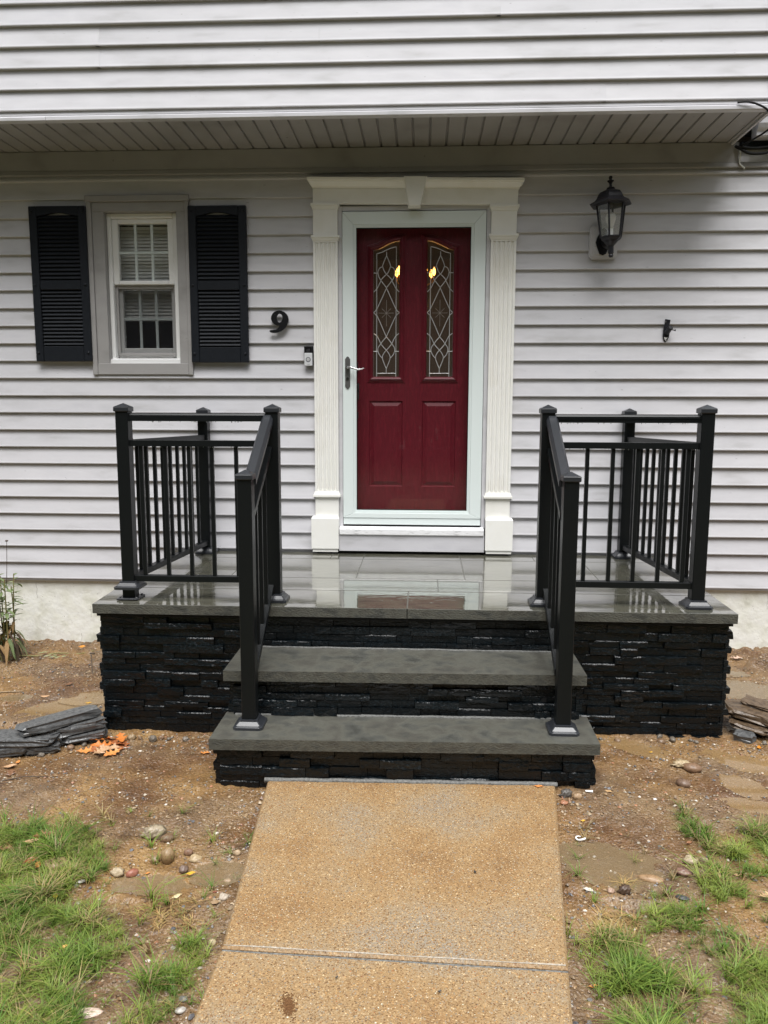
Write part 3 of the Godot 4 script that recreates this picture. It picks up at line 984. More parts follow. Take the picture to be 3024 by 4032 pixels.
func build_door(house: Node3D) -> void:
	var b: Mb
	var sur := group_part("door_surround", house)
	pilaster(sur, -0.720, -0.563, 2.940, 1.0)
	pilaster(sur, 0.413, 0.573, 2.920, -1.0)
	# header, hanging a little low on its right end
	var hat := Vector3(-0.072, 2.966, 0.0)
	b = Mb.new(); b.bb(Vector3(-0.648, 0.0, 0.0), Vector3(0.648, 0.092, 0.050), 0.0015); part("frieze", b, M.trim, sur, hat).rotation.z = -0.0155
	b = Mb.new()
	b.frustum([-0.652, 0.652, 0, 0.056], 0.0925, [-0.654, 0.654, 0, 0.060], 0.100)
	b.frustum([-0.656, 0.656, 0, 0.066], 0.100, [-0.664, 0.664, 0, 0.092], 0.119)
	b.frustum([-0.670, 0.670, 0, 0.102], 0.119, [-0.672, 0.672, 0, 0.106], 0.127)
	b.frustum([-0.676, 0.676, 0, 0.115], 0.127, [-0.676, 0.676, 0, 0.117], 0.141)
	part("crown", b, M.trim, sur, hat).rotation.z = -0.0155
	b = Mb.new()
	b.prism(pv([-0.068, 0.146, 0.075, 0.146, 0.037, -0.030, -0.038, -0.030]), 0.052, 0.130, Transform3D(), 0.004)
	part("keystone", b, M.trim, sur, hat).rotation.z = -0.0155
	# jamb strips between surround and storm door
	for r in [[-0.5625, -0.536], [0.386, 0.4125]]:
		b = Mb.new(); b.bb(Vector3(r[0], 0.894, -0.10), Vector3(r[1], 2.9635, 0.020), 0.002); part("jamb", b, M.siding2, sur)
	b = Mb.new(); b.bb(Vector3(-0.5355, 2.934, -0.10), Vector3(0.3855, 2.9635, 0.018), 0.002); part("jamb", b, M.siding2, sur)
	# threshold, worn white paint, and the board below it
	b = Mb.new()
	b.run_x(pv([-0.14, 0.845, 0.066, 0.845, 0.071, 0.851, 0.071, 0.884, 0.065, 0.892, 0.03, 0.898, -0.14, 0.903]), -0.556, 0.402)
	part("threshold", b, M.sill_paint, sur)
	b = Mb.new(); b.bb(Vector3(-0.560, 0.735, -0.01), Vector3(0.408, 0.8445, 0.060), 0.002); part("kick_board", b, M.siding, sur)
	# ------------ storm door
	var st := group_part("storm_door", house)
	var X0 := -0.534; var X1 := 0.383; var Y0 := 0.912; var Y1 := 2.927
	var gx0 := -0.441; var gx1 := 0.286; var gy0 := 1.013; var gy1 := 2.826
	var z0 := -0.004; var z1 := 0.032
	for m in [[X0, Y0 + 0.045, X0, Y1, gx0 - 0.022, gy1 + 0.022, gx0 - 0.022, gy0 - 0.022], [X1, Y1, X1, Y0 + 0.045, gx1 + 0.022, gy0 - 0.022, gx1 + 0.022, gy1 + 0.022], [X0, Y1, X1, Y1, gx1 + 0.022, gy1 + 0.022, gx0 - 0.022, gy1 + 0.022], [X0, Y0 + 0.045, gx0 - 0.022, gy0 - 0.022, gx1 + 0.022, gy0 - 0.022, X1, Y0 + 0.045]]:
		b = Mb.new(); b.prism(shrink(pv(m), 0.0004), z0, z1, Transform3D(), 0.0016); part("frame_member", b, M.storm, st)
	b = Mb.new(); b.bb(Vector3(X0 + 0.001, Y0, z0), Vector3(X1 - 0.001, Y0 + 0.0442, z1 - 0.004), 0.002); part("sweep_rail", b, M.storm, st)
	b = Mb.new(); b.bb(Vector3(X0 + 0.004, 0.9005, 0.0), Vector3(X1 - 0.004, Y0 - 0.0005, 0.020)); part("sweep", b, M.rubber, st)
	for e in [[0.0219, 0.013, 0.0275], [0.0128, 0.004, 0.0225]]:
		var a: float = e[0]; var c: float = e[1]
		for m in [[gx0 - a, gy0 - a, gx0 - a, gy1 + a, gx0 - c, gy1 + c, gx0 - c, gy0 - c], [gx1 + a, gy1 + a, gx1 + a, gy0 - a, gx1 + c, gy0 - c, gx1 + c, gy1 + c], [gx0 - a, gy1 + a, gx1 + a, gy1 + a, gx1 + c, gy1 + c, gx0 - c, gy1 + c], [gx0 - a, gy0 - a, gx0 - c, gy0 - c, gx1 + c, gy0 - c, gx1 + a, gy0 - a]]:
			b = Mb.new(); b.prism(pv(m), z0, e[2]); part("bead", b, M.storm, st)
	for m in [[gx0 - 0.0039, gy0, gx0, gy1], [gx1, gy0, gx1 + 0.0039, gy1], [gx0 - 0.0039, gy1, gx1 + 0.0039, gy1 + 0.0039], [gx0 - 0.0039, gy0 - 0.0039, gx1 + 0.0039, gy0]]:
		b = Mb.new(); b.bb(Vector3(m[0], m[1], 0.0), Vector3(m[2], m[3], 0.017)); part("gasket", b, M.rubber, st)
	b = Mb.new(); b.quad(Vector3(gx0, gy0, 0.010), Vector3(gx1, gy0, 0.010), Vector3(gx1, gy1, 0.010), Vector3(gx0, gy1, 0.010)); part("pane", b, M.glass, st)
	# lever handle with its long backplate
	var hd := Vector3(-0.5015, 1.946, z1)
	b = Mb.new()
	b.prism(pv([-0.0165, -0.119, -0.0165, 0.060, -0.012, 0.061, -0.008, 0.070, 0.0, 0.074, 0.008, 0.070, 0.012, 0.061, 0.0165, 0.060, 0.0165, -0.119, 0.007, -0.133, 0.0, -0.137, -0.007, -0.133]), 0.0, 0.005, Transform3D(), 0.0012)
	b.lathe([Vector2(0.012, 0.005), Vector2(0.012, 0.0056)], 16, Transform3D(Basis(Vector3(1, 0, 0), Vector3(0, 0, 1) * 1.0, Vector3(0, -0.5, 0)), Vector3(0, 0.029, 0)))
	part("handle_backplate", b, M.nickel_dark, st, hd)
	b = Mb.new()
	b.tube([Vector3(0, 0, 0.004), Vector3(0, 0, 0.030)], 0.0125, 0.0115, 12)
	b.tube([Vector3(0.0, 0.0, 0.028), Vector3(0.012, 0.001, 0.034), Vector3(0.026, 0.001, 0.038), Vector3(0.046, -0.005, 0.040), Vector3(0.068, -0.011, 0.040), Vector3(0.090, -0.010, 0.040), Vector3(0.110, -0.002, 0.040)], 0.0085, 0.0034, 8)
	part("handle_lever", b, M.nickel, st, hd)
	b = Mb.new()
	b.tube([Vector3(0, -0.069, 0.004), Vector3(0, -0.069, 0.010)], 0.0105, 0.0095, 14)
	part("keyhole", b, M.nickel, st, hd)
	b = Mb.new()
	b.tube([Vector3(0, -0.069, 0.0095), Vector3(0, -0.069, 0.0108)], 0.0045, 0.0045, 10)
	part("key_slot", b, M.rubber, st, hd)
	for r in [[-0.448, -0.440, 1.924, 1.990], [-0.447, -0.434, 1.745, 1.850], [-0.447, -0.439, 1.62, 1.66]]:
		b = Mb.new(); b.bb(Vector3(r[0], r[2], -0.062), Vector3(r[1], r[3], -0.050), 0.001); part("inner_latch", b, M.steel, st)
	build_front_door(house)

func shrink(p: PackedVector2Array, d: float) -> PackedVector2Array:
	var o := Geometry2D.offset_polygon(p, -d, Geometry2D.JOIN_MITER)
	return o[0] if o.size() > 0 else p

func build_front_door(house: Node3D) -> void:
	var d := group_part("front_door", house, Vector3(-0.078, 0.0, -0.066))
	var b: Mb
	# outline of the right-hand lite about the door's middle; the other mirrors it
	var top := [0.087, 2.770, 0.120, 2.767, 0.160, 2.753, 0.196, 2.735, 0.228, 2.719, 0.266, 2.709]
	var lite_r := PackedVector2Array([Vector2(0.087, 1.890), Vector2(0.266, 1.890)])
	for i in range(10, -2, -2):
		lite_r.append(Vector2(top[i], top[i + 1]))
	# slab: stiles, rails and the head cut round the curved lites
	b = Mb.new()
	var zb := -0.044
	for r in [[-0.457, -0.266, 1.8895, 2.94], [0.266, 0.457, 1.8895, 2.94], [-0.087, 0.087, 1.8895, 2.94]]:
		b.bb(Vector3(r[0], r[2], zb), Vector3(r[1], r[3], 0.0))
	b.bb(Vector3(-0.457, 1.735, zb), Vector3(0.457, 1.8895, 0.0))
	for s in [-1.0, 1.0]:
		var pl := PackedVector2Array([Vector2(s * 0.087, 2.94)])
		for i in range(0, 12, 2):
			pl.append(Vector2(s * top[i], top[i + 1]))
		pl.append(Vector2(s * 0.266, 2.94))
		b.prism(pl, zb, 0.0)
	# lower half with two sunk and raised panels
	for r in [[-0.457, -0.289], [0.289, 0.457], [-0.065, 0.065]]:
		b.bb(Vector3(r[0], 1.160, zb), Vector3(r[1], 1.735, 0.0))
	b.bb(Vector3(-0.457, 0.905, zb), Vector3(0.457, 1.160, 0.0))
	part("slab", b, M.door, d)
	for s in [-1.0, 1.0]:
		b = Mb.new()
		var x0 := 0.065; var x1 := 0.289; var y0 := 1.160; var y1 := 1.735
		var lev := [[0.0, 0.0], [0.006, -0.009], [0.012, -0.009], [0.034, -0.001], [0.036, -0.001]]
		for i in 4:
			var a: float = lev[i][0]; var e: float = lev[i + 1][0]
			var za: float = lev[i][1]; var ze: float = lev[i + 1][1]
			var A := [Vector3(x0 + a, y0 + a, za), Vector3(x1 - a, y0 + a, za), Vector3(x1 - a, y1 - a, za), Vector3(x0 + a, y1 - a, za)]
			var B := [Vector3(x0 + e, y0 + e, ze), Vector3(x1 - e, y0 + e, ze), Vector3(x1 - e, y1 - e, ze), Vector3(x0 + e, y1 - e, ze)]
			for k in 4:
				var m := Vector3(s, 1, 1)
				b.quad_o(A[k] * m, A[(k + 1) % 4] * m, B[(k + 1) % 4] * m, B[k] * m, Vector3(s * 0.177, 1.45, -5.0))
		var F := [Vector3(x0 + 0.036, y0 + 0.036, -0.001), Vector3(x1 - 0.036, y0 + 0.036, -0.001), Vector3(x1 - 0.036, y1 - 0.036, -0.001), Vector3(x0 + 0.036, y1 - 0.036, -0.001)]
		b.quad_o(F[0] * Vector3(s, 1, 1), F[1] * Vector3(s, 1, 1), F[2] * Vector3(s, 1, 1), F[3] * Vector3(s, 1, 1), Vector3(s * 0.177, 1.45, -5.0))
		b.bb(Vector3(minf(s * 0.064, s * 0.29), 1.159, zb), Vector3(maxf(s * 0.064, s * 0.29), 1.736, -0.012))
		part("panel", b, M.door, d)
	# lites
	for s in [-1.0, 1.0]:
		var li := d
		var out := PackedVector2Array()
		for q in lite_r:
			out.append(Vector2(q.x * s, q.y))
		# moulding swept round the opening
		b = Mb.new()
		var prof := [[-0.004, 0.000], [0.002, 0.010], [0.012, 0.016], [0.020, 0.012], [0.026, 0.006], [0.034, 0.004], [0.036, 0.000]]
		var rings := []
		for q in prof:
			rings.append(outset(out, q[0]))
		for i in prof.size() - 1:
			for k in out.size():
				var k2 := (k + 1) % out.size()
				b.quad_o(v3(rings[i][k], prof[i][1]), v3(rings[i][k2], prof[i][1]), v3(rings[i + 1][k2], prof[i + 1][1]), v3(rings[i + 1][k], prof[i + 1][1]), v3(out[k], -0.2) * 0.5 + v3(out[k2], -0.2) * 0.5)
		part("lite_moulding", b, M.door, li)
		b = Mb.new()
		var ix := Geometry2D.triangulate_polygon(out)
		for i in range(0, ix.size(), 3):
			b.tri_o(v3(out[ix[i]], -0.010), v3(out[ix[i + 1]], -0.010), v3(out[ix[i + 2]], -0.010), Vector3(0, 2.3, -5))
		part("glass", b, M.lite_glass, li)
		came_work(li, s)
	# stop strip across the head of the opening, in the door colour
	b = Mb.new()
	b.bb(Vector3(-0.48, 2.9405, -0.08), Vector3(0.48, 2.962, 0.03))
	part("door_stop", b, M.door, d)

func v3(p: Vector2, z: float) -> Vector3:
	return Vector3(p.x, p.y, z)

# every corner pushed outwards by d along its mitre
func outset(p: PackedVector2Array, d: float) -> Array:
	var o := []
	var n := p.size()
	var sg := -1.0 if Geometry2D.is_polygon_clockwise(p) else 1.0
	for i in n:
		var e0 := (p[i] - p[(i + n - 1) % n]).normalized()
		var e1 := (p[(i + 1) % n] - p[i]).normalized()
		var n0 := Vector2(e0.y, -e0.x) * sg
		var n1 := Vector2(e1.y, -e1.x) * sg
		var m := (n0 + n1).normalized()
		o.append(p[i] + m * d / maxf(0.3, m.dot(n0)))
	return o

func came_work(li: Node3D, s: float) -> void:
	# leading in millimetres about the middle of the lite; x runs away from the door's middle on the right lite
	var both := [
		[0, 366, -12, 340, -24, 310, -26, 299, -20, 280, -10, 260, 0, 248], [-29, 295, -45, 288, -55, 268, -56, 255, -50, 232, -36, 206],
		[0, 248, -20, 230, -36, 208, -18, 185, 0, 163], [-36, 206, -50, 180, -62, 158, -84, 135], [-89, 256, -58, 256],
		[0, 160, -62, 28, -84, 2, -62, -18, 0, -154], [-84, -132, -63, -148, -48, -174, -36, -200], [0, -154, -36, -200, -18, -222, 0, -240],
		[-36, -200, -52, -220, -56, -243, -46, -270, -28, -291], [0, -240, -18, -264, -26, -291, -14, -328, 0, -361], [-89, -248, -57, -248]]
	var once := [[0, 391, 0, 366], [0, -361, 0, -392], [-64, -392, 64, -392], [-64, 421, -64, -416], [64, 379, 64, -416], [-62, 421, -30, 414, 0, 402, 30, 388, 64, 379],
		[-88, -417, 88, -417], [-88, -417, -88, 469], [88, -417, 88, 401], [-88, 469, -50, 465, -14, 450, 21, 432, 52, 415, 88, 402]]
	var cx := 0.1762 * s
	var paths := []
	for q in both:
		paths.append([q, 1.0])
		paths.append([q, -1.0])
	for q in once:
		paths.append([q, s])
	for q in paths:
		var pts := []
		for i in range(0, q[0].size(), 2):
			pts.append(Vector3(cx + q[0][i] * 0.001 * q[1], 2.308 + q[0][i + 1] * 0.001, -0.008))
		if pts.size() > 3:
			pts = smooth_path(pts, 3)
		var b := Mb.new()
		b.tube(pts, 0.0028, 0.0028, 5)
		part("came", b, M.lead, li)
	# star cut into the middle diamond
	var b := Mb.new()
	for q in [[50, 0], [29, 29], [0, 85], [-29, 29]]:
		var e := Vector3(q[0] * 0.001, q[1] * 0.001, 0.0)
		b.tube([Vector3(cx, 2.308, -0.0092) - e, Vector3(cx, 2.308, -0.0092) + e], 0.0013, 0.0013, 4)
	part("cut_star", b, M.etch, li)

func smooth_path(pts: Array, sub: int) -> Array:
	var o := []
	var n := pts.size()
	for i in n - 1:
		var a: Vector3 = pts[maxi(i - 1, 0)]; var b: Vector3 = pts[i]; var c: Vector3 = pts[i + 1]; var d: Vector3 = pts[mini(i + 2, n - 1)]
		# keep true corners sharp
		for k in sub:
			o.append(b.cubic_interpolate(c, a, d, float(k) / sub) if (b - a).normalized().dot((c - b).normalized()) > 0.4 or i == 0 else b.lerp(c, float(k) / sub))
	o.append(pts[n - 1])
	return o

# ------------------------------------------------------------------ porch and steps
func floor_y(z: float) -> float:
	return 0.717 - 0.0235 * z

var chips: Array = []

# split-face stone pieces of unit size: x 0..1, y 0..1, z 0..1 outwards
func make_chips() -> void:
	var r := RandomNumberGenerator.new()
	r.seed = 88
	for i in 8:
		var b := Mb.new()
		var nx := 5; var ny := 4
		var g := []
		for y in ny:
			var row := []
			for x in nx:
				var side := x == 0 or x == nx - 1
				var u := float(x) / (nx - 1) + (0.0 if side else r.randf_range(-0.09, 0.09))
				var w: float = [0.0, 0.45, 0.87, 1.0][y] + (0.0 if y == 0 or y == 3 else r.randf_range(-0.05, 0.04))
				var z := r.randf_range(0.80, 0.94) if side else r.randf_range(0.86, 1.0)
				if y == 3:
					z = g[2][x].z - (r.randf_range(0.05, 0.20) if i < 2 else r.randf_range(0.0, 0.05))
				row.append(Vector3(u, w, z))
			g.append(row)
		for y in ny - 1:
			for x in nx - 1:
				if (x + y + i) % 2 == 0:
					b.flat(g[y][x], g[y][x + 1], g[y + 1][x + 1]); b.flat(g[y][x], g[y + 1][x + 1], g[y + 1][x])
				else:
					b.flat(g[y][x], g[y][x + 1], g[y + 1][x]); b.flat(g[y][x + 1], g[y + 1][x + 1], g[y + 1][x])
		var o := Vector3(0.5, 0.5, 0.3)
		for x in nx - 1:
			for y in [0, ny - 1]:
				var p: Vector3 = g[y][x]; var q: Vector3 = g[y][x + 1]
				b.quad_o(p, q, Vector3(q.x, q.y, 0), Vector3(p.x, p.y, 0), o)
		for y in ny - 1:
			for x in [0, nx - 1]:
				var p: Vector3 = g[y][x]; var q: Vector3 = g[y + 1][x]
				b.quad_o(p, q, Vector3(q.x, q.y, 0), Vector3(p.x, p.y, 0), o)
		chips.append(b.mesh())

# courses of stone on a face that starts at o and runs along dir for len, y0..y1
func veneer(parent: Node3D, o: Vector3, dir: Vector3, length: float, y0: float, y1: float, sd: int, joined := false) -> void:
	var r := RandomNumberGenerator.new()
	r.seed = sd
	var out := dir.cross(Vector3.UP)
	var hs := []
	var tot := 0.0
	var rows := maxi(1, roundi((y1 - y0) / 0.0362))
	for k in rows:
		var h := r.randf_range(0.75, 1.25)
		hs.append(h)
		tot += h
	var y := y0
	var st := SurfaceTool.new()
	if joined:
		st.begin(Mesh.PRIMITIVE_TRIANGLES)
	for k in rows:
		var h: float = hs[k] / tot * (y1 - y0)
		var x := 0.0
		while x < length - 0.001:
			var l := r.randf_range(0.075, 0.235)
			if length - x - l < 0.06:
				l = length - x
			var dep := 0.014 + 0.030 * pow(r.randf(), 1.3)
			var gap := 0.0011
			var bs := Basis(dir * (l - gap * 2.0), Vector3.UP * (h - gap * 2.0), out * dep)
			var xf := Transform3D(bs, o + dir * (x + gap) + Vector3(0, y + gap, 0))
			var m: ArrayMesh = chips[r.randi() % chips.size()]
			if joined:
				st.append_from(m, 0, xf)
			else:
				var i := part("stone", m, M["slate%d" % [0, 1, 2, 0, 2][r.randi() % 5]], parent)
				i.transform = xf
			x += l
		y += h
	if joined:
		var s := part("side_stones", st.commit(), M.slate0, parent)
		s.set_meta("kind", "stuff")

# flat paving piece on the sloping porch floor
func paver(parent: Node3D, x0: float, x1: float, z0: float, z1: float, edge: bool) -> void:
	var b := Mb.new()
	var t := 0.050
	var k := 0.0018
	var sub := 1
	var P := []
	# upper face with a slightly eased rim
	for e in [[0.0, -t], [0.0, -k], [k, 0.0]]:
		var d: float = e[0]; var dy: float = e[1]
		P.append([Vector3(x0 + d, floor_y(z0 + d) + dy, z0 + d), Vector3(x1 - d, floor_y(z0 + d) + dy, z0 + d), Vector3(x1 - d, floor_y(z1 - d) + dy, z1 - d), Vector3(x0 + d, floor_y(z1 - d) + dy, z1 - d)])
	var o := Vector3((x0 + x1) * 0.5, floor_y(z0) - t * 0.5, (z0 + z1) * 0.5)
	for i in 2:
		for j in 4:
			b.quad_o(P[i][j], P[i][(j + 1) % 4], P[i + 1][(j + 1) % 4], P[i + 1][j], o)
	b.quad_o(P[0][0], P[0][1], P[0][2], P[0][3], o)
	var top := Mb.new()
	top.quad_o(P[2][0], P[2][1], P[2][2], P[2][3], o)
	var s := part("paver", b, M.bluestone_edge, parent)
	part("wet_face", top, M.pool_stone if edge else M.wet_stone, s)

# tread of uneven outline, hammered edge
func tread(parent: Node3D, poly: PackedVector2Array, y1: float, sd: int) -> void:
	var p := poly.duplicate()
	# pick the front edge over with small chips
	var b := Mb.new()
	b.run_y(p, y1 - 0.050, y1 - 0.0012)
	var s := part("tread", b, M.bluestone_edge, parent)
	b = Mb.new()
	var q := shrink(p, 0.0015)
	if Geometry2D.is_polygon_clockwise(q):
		q.reverse()
	b.run_y(q, y1 - 0.0012, y1)
	part("tread_face", b, M.bluestone, s)

func build_porch() -> void:
	make_chips()
	var porch := thing("porch", "bluestone-topped porch with black stacked-stone sides and two steps", "porch", Vector3.ZERO)
	var b := Mb.new()
	b.bb(Vector3(-1.655, -0.3, 0.0), Vector3(1.515, 0.630, 1.295))
	b.bb(Vector3(-0.888, -0.3, 1.2), Vector3(0.722, 0.412, 1.628))
	b.run_y(pv([-0.893, 1.5, 0.742, 1.5, 0.742, 1.856, -0.893, 1.893]), -0.3, 0.187)
	part("core", b, M.core, porch)
	b = Mb.new()
	b.frustum([-1.675, 1.538, 0.01, 1.345], 0.618, [-1.675, 1.538, 0.01, 1.345], 0.634)
	b.frustum([-1.675, 1.538, 0.01, 1.345], 0.634, [-1.675, 1.538, 0.01, 1.345], 0.640)
	part("bed", b, M.core, porch)
	# grout between the pavers, a few millimetres down
	b = Mb.new()
	b.quad(Vector3(-1.68, floor_y(1.35) - 0.0022, 1.35), Vector3(1.545, floor_y(1.35) - 0.0022, 1.35), Vector3(1.545, floor_y(0.0) - 0.0022, 0.0), Vector3(-1.68, floor_y(0.0) - 0.0022, 0.0))
	part("grout", b, M.wet_grout, porch)
	var j := 0.0022
	for row in [[1.022, 1.360, [-1.690, -0.075, 1.553]], [0.745, 1.016, [-1.690, -0.98, 0.087, 0.80, 1.553]], [0.225, 0.739, [-1.690, -1.13, -0.386, 0.246, 1.02, 1.553]], [0.004, 0.219, [-1.690, -0.60, -0.386, 0.246, 0.72, 1.553]]]:
		var xs: Array = row[2]
		for i in xs.size() - 1:
			paver(porch, xs[i] + (j if i > 0 else 0.0), xs[i + 1] - (j if i < xs.size() - 2 else 0.0), row[0], row[1], row[1] > 1.3)
	# treads
	tread(porch, pv([-0.928, 1.312, 0.763, 1.312, 0.763, 1.668, 0.1, 1.684, -0.4, 1.692, -0.926, 1.704]), 0.465, 1)
	tread(porch, pv([-0.930, 1.640, 0.783, 1.602, 0.779, 1.908, 0.2, 1.922, -0.3, 1.936, -0.931, 1.952]), 0.240, 2)
	# beads of mortar in the corners and along the foot
	for m in [[-0.90, 1.332, 0.73, 1.332, 0.465, 0.007], [-0.88, 1.672, 0.72, 1.640, 0.240, 0.009], [-0.69, 1.930, 0.60, 1.899, 0.046, 0.012]]:
		b = Mb.new()
		var pts := []
		for k in 25:
			var t := k / 24.0
			pts.append(Vector3(lerpf(m[0], m[2], t), m[4] + 0.001 * sin(k * 2.3), lerpf(m[1], m[3], t) + 0.002 * sin(k * 1.7)))
		b.tube(pts, m[5], m[5], 6)
		part("mortar_bead", b, M.mortar, porch)
	# stone faces
	var front := group_part("front_wall", porch)
	veneer(front, Vector3(-1.662, 0, 1.296), Vector3.RIGHT, 0.80, -0.01, 0.618, 11)
	veneer(front, Vector3(0.700, 0, 1.296), Vector3.RIGHT, 0.822, -0.01, 0.618, 12)
	veneer(front, Vector3(-0.861, 0, 1.296), Vector3.RIGHT, 1.560, 0.467, 0.618, 13)
	var risers := group_part("risers", porch)
	var d2 := Vector3(1.61, 0, -0.032).normalized()
	veneer(risers, Vector3(-0.890, 0, 1.645), d2, 1.614, 0.242, 0.414, 14)
	var d1 := Vector3(1.637, 0, -0.036).normalized()
	veneer(risers, Vector3(-0.895, 0, 1.894), d1, 1.640, -0.01, 0.189, 15)
	veneer(porch, Vector3(1.516, 0, 1.316), Vector3(0, 0, -1), 1.31, -0.01, 0.618, 16, true)
	veneer(porch, Vector3(-1.656, 0, 0.006), Vector3(0, 0, 1), 1.31, -0.01, 0.618, 17, true)
	veneer(porch, Vector3(0.723, 0, 1.64), Vector3(0, 0, -1), 0.32, 0.242, 0.414, 18, true)
	veneer(porch, Vector3(-0.889, 0, 1.33), Vector3(0, 0, 1), 0.32, 0.242, 0.414, 19, true)
	veneer(porch, Vector3(0.743, 0, 1.87), Vector3(0, 0, -1), 0.55, -0.01, 0.189, 20, true)
	veneer(porch, Vector3(-0.894, 0, 1.33), Vector3(0, 0, 1), 0.57, -0.01, 0.189, 21, true)

# ------------------------------------------------------------------ railings
const PW := 0.065

func rail_post(rail: Node3D, x: float, z: float, y0: float, y1: float, turn: float, loose := false) -> void:
	var xf := Transform3D(Basis(Vector3.UP, turn), Vector3(x, 0, z))
	var b := Mb.new()
	b.cbox(xf * Transform3D(Basis(), Vector3(0, (y0 + y1 - 0.03) * 0.5, 0)), Vector3(PW, y1 - 0.03 - y0, PW), 0.003)
	var p := part("post", b, M.black, rail)
	# pyramid cap
	b = Mb.new()
	b.cbox(xf * Transform3D(Basis(), Vector3(0, y1 - 0.031, 0)), Vector3(0.078, 0.024, 0.078), 0.003)
	var q := []
	for s in [[-1, -1], [1, -1], [1, 1], [-1, 1]]:
		q.append(xf * Vector3(s[0] * 0.0375, y1 - 0.0192, s[1] * 0.0375))
	var ap := xf * Vector3(0, y1, 0)
	for k in 4:
		b.tri_o(q[k], q[(k + 1) % 4], ap, xf * Vector3(0, y1 - 0.06, 0))
	part("cap", b, M.black_sheen, p)
	# skirted base collar
	b = Mb.new()
	var cy := y0 + (0.058 if loose else 0.0)
	var h := 0.067
	var w2 := PW * 0.5 + 0.001
	var lev := [[h, 0.0], [h, 0.012], [h - 0.010, 0.018], [w2 + 0.010, 0.032], [w2 + 0.008, 0.040], [w2, 0.040]]
	for i in lev.size() - 1:
		var a := oct(lev[i][0], 0.012 if i < 2 else 0.004); var c := oct(lev[i + 1][0], 0.012 if i < 2 else 0.004)
		for k in 8:
			var k2 := (k + 1) % 8
			b.quad_o(xf * Vector3(a[k].x, cy + lev[i][1], a[k].y), xf * Vector3(a[k2].x, cy + lev[i][1], a[k2].y), xf * Vector3(c[k2].x, cy + lev[i + 1][1], c[k2].y), xf * Vector3(c[k].x, cy + lev[i + 1][1], c[k].y), xf * Vector3(0, cy - 0.02, 0))
	part("base_collar", b, M.black_sheen, p)
	if loose:
		b = Mb.new()
		b.cbox(xf * Transform3D(Basis(), Vector3(0, y0 + 0.0055, 0)), Vector3(0.112, 0.009, 0.112), 0.002)
		part("base_plate", b, M.black_sheen, p)
		for s in [[-1, -1], [1, -1], [1, 1], [-1, 1]]:
			b = Mb.new()
			b.lathe([Vector2(0.0075, 0.010), Vector2(0.0075, 0.014), Vector2(0.005, 0.0165), Vector2(0.0, 0.0168)], 6, xf * Transform3D(Basis(), Vector3(s[0] * 0.043, y0, s[1] * 0.043)))
			part("bolt", b, M.steel, p)

func oct(h: float, c: float) -> Array:
	return [Vector2(h, -h + c), Vector2(h, h - c), Vector2(h - c, h), Vector2(-h + c, h), Vector2(-h, h - c), Vector2(-h, -h + c), Vector2(-h + c, -h), Vector2(h - c, -h)]

# straight bar between two points with a profile in (across, up)
func bar(rail: Node3D, called: String, a: Vector3, c: Vector3, prof: PackedVector2Array, m: Material) -> MeshInstance3D:
	var along := c - a
	var flat := Vector3(along.x, 0, along.z).normalized()
	var across := Vector3.UP.cross(flat).normalized()
	# upright cut: the profile stays vertical, the bar shears down the slope
	var b := Mb.new()
	b.prism(prof, 0.0, 1.0, Transform3D(Basis(across, Vector3.UP, along), a))
	return part(called, b, m, rail)

func panel(rail: Node3D, a: Vector3, c: Vector3, dy: float, bals: Array, yt: float, ym: float, yb: float) -> void:
	# top rail with run grooves on both faces, two plain channels below it
	var top := [-0.026, -0.020, -0.026, 0.004, -0.0215, 0.006, -0.0215, 0.008, -0.025, 0.010, -0.020, 0.018, -0.012, 0.021, 0.012, 0.021, 0.020, 0.018, 0.025, 0.010, 0.0215, 0.008, 0.0215, 0.006, 0.026, 0.004, 0.026, 0.000, 0.0225, -0.001, 0.0225, -0.003, 0.026, -0.004, 0.026, -0.008, 0.0225, -0.009, 0.0225, -0.011, 0.026, -0.012, 0.026, -0.020]
	var hand := [-0.029, -0.022, -0.029, 0.000, -0.017, 0.020, 0.017, 0.020, 0.029, 0.000, 0.029, -0.022]
	var sl := absf(dy) > 0.05
	var D := Vector3(0, dy, 0)
	bar(rail, "top_rail", a + Vector3(0, yt, 0), c + D + Vector3(0, yt, 0), pv(hand if sl else top), M.black_sheen if sl else M.black)
	var sq := pv([-0.020, -0.0148, -0.020, 0.0148, -0.018, 0.0162, 0.018, 0.0162, 0.020, 0.0148, 0.020, -0.0148])
	bar(rail, "middle_rail", a + Vector3(0, ym, 0), c + D + Vector3(0, ym, 0), sq, M.black)
	bar(rail, "bottom_rail", a + Vector3(0, yb, 0), c + D + Vector3(0, yb, 0), sq, M.black)
	var dir := (c - a)
	var f := Vector3(dir.x, 0, dir.z).normalized()
	for t in bals:
		var p: Vector3 = a + dir * t
		var b := Mb.new()
		var yy: float = dy * t
		b.cbox(Transform3D(Basis(f, Vector3.UP, f.cross(Vector3.UP)), Vector3(p.x, (yb + ym) * 0.5 + yy, p.z)), Vector3(0.0195, ym - yb - 0.004 - (0.018 if sl else 0.026), 0.0195), 0.0018)
		part("baluster", b, M.black, rail)

func even(n: int) -> Array:
	var o := []
	for k in n:
		o.append((k + 1.0) / (n + 1.0))
	return o

